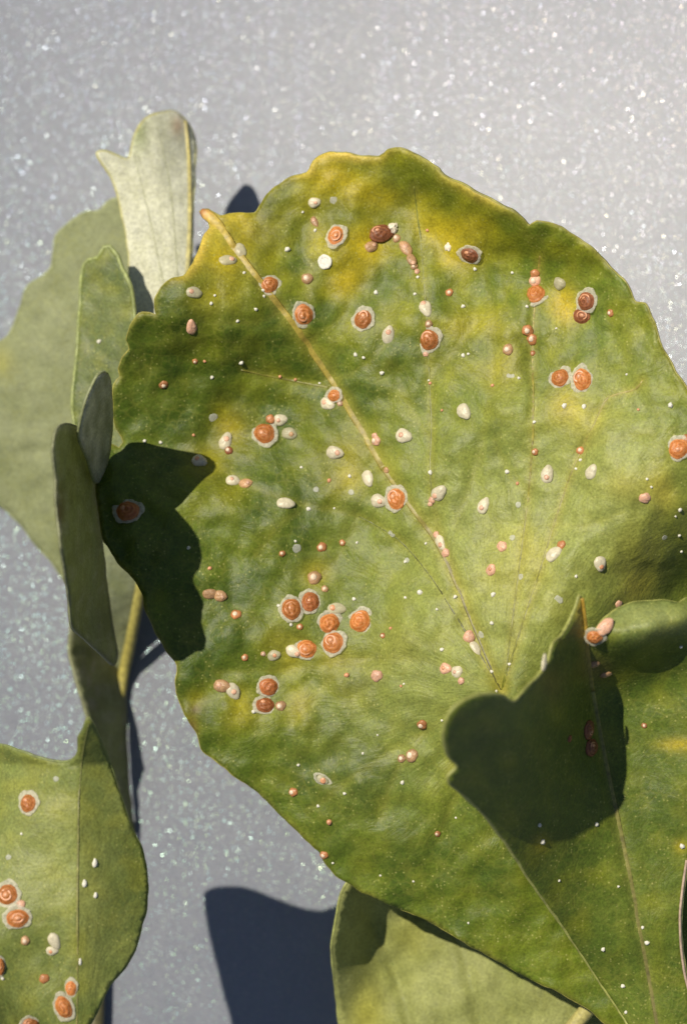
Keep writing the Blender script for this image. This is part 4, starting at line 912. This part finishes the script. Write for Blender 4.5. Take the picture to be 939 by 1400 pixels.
# nymphs
GN = 'nymphs alone on the large leaf'
for x, y, r, lab in [(614, 400, 5.5, 'small tan nymph between the dark brown oval scale and the vertical vein'), (834, 428, 5.5, 'tiny brown nymph beside the stacked brown scales'), (793, 616, 6, 'brown nymph on the branching yellow vein'), (731, 618, 5, 'tiny cream capped nymph on the straight vein below the touching orange pair'),
   (224, 526, 6.5, 'pale capped nymph near the scalloped margin just above the cast shadow'), (267, 494, 4, 'tiny pale nymph next to a single orange speck'), (440, 748, 7, 'orange ringed nymph above the cluster of orange scales'), (468, 742, 4.5, 'small pale nymph beside the orange ringed one above the cluster'),
   (386, 757, 4.5, 'tiny tan nymph next to a wax spot above the cluster'), (323, 840, 7.5, 'brown ringed nymph just below the lumpy tan pair'), (401, 1083, 6.5, 'dull brown nymph between the lower margin and the almond shaped scale'), (598, 1140, 4.5, 'tiny tan nymph on the lower blade below the shaded lobe'),
   (335, 899, 5, 'tiny pinkish nymph between the brown ringed nymph and the cream oval'), (577, 991, 7.5, 'round orange nymph closest to the shaded lobe of the folded leaf'), (523, 869, 4, 'tiny white capped nymph beside the notched orange scale'), (443, 1169, 6, 'brown nymph sitting on a notch of the lower margin')]:
    nymph(BS_, x, y, r, lab, GN)
GNA = 'nymphs beside other scales'
for x, y, r, lab, k, cap in [
   (586, 443, 5.5, 'tan nymph stuck on the upper edge of the orange scale on the vertical vein', 't', True), (731, 384, 8.5, 'whitish nymph against the upper edge of an orange oval scale', 'p', True), (731, 375, 7, 'small orange nymph topping a whitish one', 'n', False),
   (721, 452, 8, 'brown ringed nymph with white centre at the head of a short chain on a vein', 'n', True), (727, 464, 8, 'orange ringed nymph second in the short chain on a vein', 'n', True), (728, 483, 4, 'tiny orange nymph ending the short chain on a vein', 'n', False),
   (694, 478, 8, 'tan nymph with a whitish top left of the short chain on a vein', 't', True), (370, 573, 6.5, 'rust nymph sitting on the upper edge of the large orange scale', 'n', False), (313, 616, 6, 'brown nymph at the foot of the grey-white oval', 'b', True),
   (767, 745, 6.5, 'small orange nymph at the end of a white oval', 'n', False), (686, 747, 8, 'orange nymph with a cream lip beside a pale orange scale', 'p', False), (881, 681, 8, 'flat pink round nymph near the yellowed right side', 'p', False),
   (515, 924, 8.5, 'pinkish tan round nymph alone below the free orange scale', 'p', False), (430, 790, 10, 'tan round nymph standing above the cluster', 't', True), (444, 805, 5, 'tiny tan nymph at the edge of the cluster', 't', True),
   (410, 857, 4.5, 'tiny orange nymph under the plain rust orange scale', 'n', True), (384, 965, 7.5, 'tan nymph beside the lower rust scale', 't', True), (563, 1033, 9.5, 'brown lumpy nymph, larger of a touching two', 't', True), (549, 1037, 6, 'brown nymph, smaller of a touching two', 't', True),
   (420, 381, 8, 'greyish brown nymph above the orange scale beside the midrib', 't', True), (542, 326, 6, 'pale tan nymph linking dark brown scale and chain', 't', True), (566, 364, 5, 'tiny tan nymph near the end of the chain', 't', True), (570, 371, 4, 'tiny pale nymph ending the chain along the vein', 'p', False),
   (596, 731, 5, 'tiny pink nymph heading the chain on the midrib', 'p', False), (609, 756, 6.5, 'pink nymph ending the chain on the midrib', 'p', False), (590, 684, 5, 'pink moult trailing the white oval', 'p', False), (588, 689, 3.5, 'tiny pink moult at the tail end of the white oval', 'p', False), (514, 603, 7, 'tan nymph on the midrib', 'p', True),
   (630, 931, 5, 'small round pink nymph below the joined pair near the leaf base', 'p', False), (512, 596, 4.5, 'tiny pale nymph above the tan one on the midrib', 'p', False), (528, 643, 4.5, 'tiny brown nymph on the midrib above the orange scale', 't', False), (582, 484, 4, 'pale drop under the orange scale on the vertical vein', 'p', False),
   (465, 551, 4.5, 'tiny pale nymph on the flank of the pinkish midrib scale', 'p', True), (360, 894, 3.5, 'tiny pale nymph left of the flat orange oval', 'p', True), (939, 600, 7, 'orange nymph on the edge of the scale by the right margin', 'n', False)]:
    nymph(BS_, x, y, r, lab, GNA, k, cap)
nymph(d_surf, 35, 1286, 6.5, 'tan ringed nymph between white oval and wide orange scale on the creased leaf', GD, 't'); nymph(d_surf, 61, 1338, 7, 'bright orange nymph on the creased leaf', GD, 'n', False)
nymph(d_surf, 29, 1236, 6.5, 'pink broken nymph between the two largest scales on the creased leaf', GD, 'p', False)
nymph(f_surf, 880, 992, 4, 'small orange nymph in the lit half of the folded leaf', 'scale insects on the folded leaf', 'n'); nymph(f_surf, 778, 1010, 5, 'dark nymph in the shade left of the folded leaf midrib', 'scale insects on the folded leaf', 'b', False)
nymph(BS_, 845, 826, 6, 'pinkish nymph just behind the sunlit edge of the folded leaf', GNA, 'p', False)

speck(BS_, 444, 358, 10, 'white disc with a raised ring in the yellow patch', None, RINGDISC, 10.5, 0, 8, name='ringed_scale')
speck(BS_, 537, 312, 8, 'rough white crust on the edge of the dark brown scale', None, CRUST, 7, 20, 8, name='wax_crust')
speck(BS_, 612, 338, 6, 'rough pale crust in the yellow halo', None, CRUST, 5, 60, 3, name='wax_crust')
LS = 'tiny white wax speck on the large leaf'; GS_ = 'white specks on the large leaf'
for x, y, r in [(633, 419, 3.6), (700, 373, 2.6), (649, 368, 3.2), (720, 419, 2.8), (633, 486, 3.6), (640, 484, 2.6), (771, 555, 4.6), (798, 556, 4.4), (916, 554, 4.5), (793, 629, 3), (787, 641, 2.6), (730, 577, 3), (693, 645, 4), (588, 646, 4),  # a few of these stand for white glints on the blade
   (330, 496, 3.8), (290, 516, 3), (325, 439, 2.8), (198, 603, 3), (220, 605, 3), (258, 749, 3.2), (404, 740, 2.4), (422, 696, 4), (478, 651, 3.2), (381, 828, 3), (398, 854, 3), (484, 819, 3.4), (554, 768, 3), (574, 810, 5), (622, 816, 3.4),
   (554, 817, 2.6), (597, 833, 2.4), (674, 813, 4.4), (672, 852, 3.4), (696, 908, 2.8), (672, 918, 3), (678, 945, 2.4), (347, 973, 3.6), (408, 1046, 2.6), (471, 1085, 2.8), (435, 1102, 2.8), (496, 1030, 2.4), (496, 1030, 2.2), (550, 1070, 3.6),
   (334, 373, 2.8), (360, 397, 3), (289, 415, 3), (294, 404, 2.4), (350, 423, 3), (361, 389+16, 2.4), (486, 485, 3.6), (497, 489, 2.8), (522, 510, 3.8), (437, 524, 2.2), (571, 379, 2.8), (567, 402, 2.8), (514, 400, 4), (414, 290, 2.2), (431, 315, 3), (787, 788, 2.8),
   (928, 732, 2.6), (929, 697, 3.4), (931, 754, 2.6), (604, 888, 3.6), (488, 742, 2.4), (582, 743, 2.4), (890, 666, 2.2), (884, 655, 2.4), (393, 341, 4.6), (412, 639, 2.6), (457, 695, 2), (760, 385+64, 2), (856, 512, 2.2), (709, 517, 2.8), (586, 520, 2), (604, 985, 2.2), (552, 935, 2), (516, 1005, 1.8),
   (623, 1118, 2), (690, 1150, 1.8), (520, 1197, 2), (565, 1205, 2), (640, 1262, 2), (455, 1180, 2), (923, 706, 2)]:
    if (x, y, r) == (496, 1030, 2.2): continue
    speck(BS_, x, y, r * 0.82, LS, GS_)
LW = 'thin translucent wax spot on the large leaf'; GW = 'wax spots on the large leaf'
for x, y, r in [(698, 515, 6), (406, 750, 6), (457, 274, 6), (432, 669, 4), (763, 820, 6), (657, 868, 5), (556, 766, 4), (480, 673, 4), (292, 571, 6), (535, 730, 5), (908, 735, 4), (700, 735, 4), (711, 788, 5), (708, 690, 4)]:  # a bluish glint is drawn here as a spot too
    speck(BS_, x, y, r, LW, GW, FLATSPOT, r * 1.1, RN.uniform(0, 90), r, name='wax_spot')
LOR = 'tiny orange speck on the large leaf'; GOR = 'orange specks on the large leaf'
for x, y, r in [(280, 494, 2.2), (287, 777, 3), (450, 1124, 4), (450, 657, 3), (534, 859, 2.4), (588, 524, 2.4), (707, 661, 2.6), (474, 923, 3.6), (548, 938, 2), (265, 595, 2.2), (872, 560, 2), (604, 561, 2), (584, 315, 2.4), (673, 527, 2.6), (383, 515, 2.4), (404, 519, 2.4)]:
    speck(BS_, x, y, r, LOR, GOR, SPECK_O, name='orange_speck')
for x, y, r in [(737, 1128, 3), (815, 1127, 3), (741, 1151, 3.6), (824, 1298, 3), (884, 1289, 3.4), (851, 1348, 3), (932, 1157, 3.6), (878, 1268, 2.4), (930, 884, 2.4), (764, 1204, 1.8), (845, 1212, 1.8), (855, 1384, 2.4)]:
    speck(f_surf, x, y, r, 'tiny white wax speck on the dark folded leaf', 'white specks on the folded leaf')
for x, y, r, ry in [(130, 1180, 3.4, 7), (116, 1208, 3.2, 6), (131, 1224, 2.6, 4.6), (77, 1065, 4.5, 4), (12, 1172, 4.5, 4), (30, 1140, 2, 2), (110, 1315, 2, 5), (4, 1338, 2.4, 2.4)]:
    speck(d_surf, x, y, r, 'small white wax speck on the creased leaf', 'white specks on the creased leaf', FLATSPOT if r == 4.5 else None, ry, 0)
speck(Surface(B_CTRL, pucker=(0.2, 40), seed=18), 136, 467, 3.2, 'tiny white wax speck on the small leaf with two scallops', None)
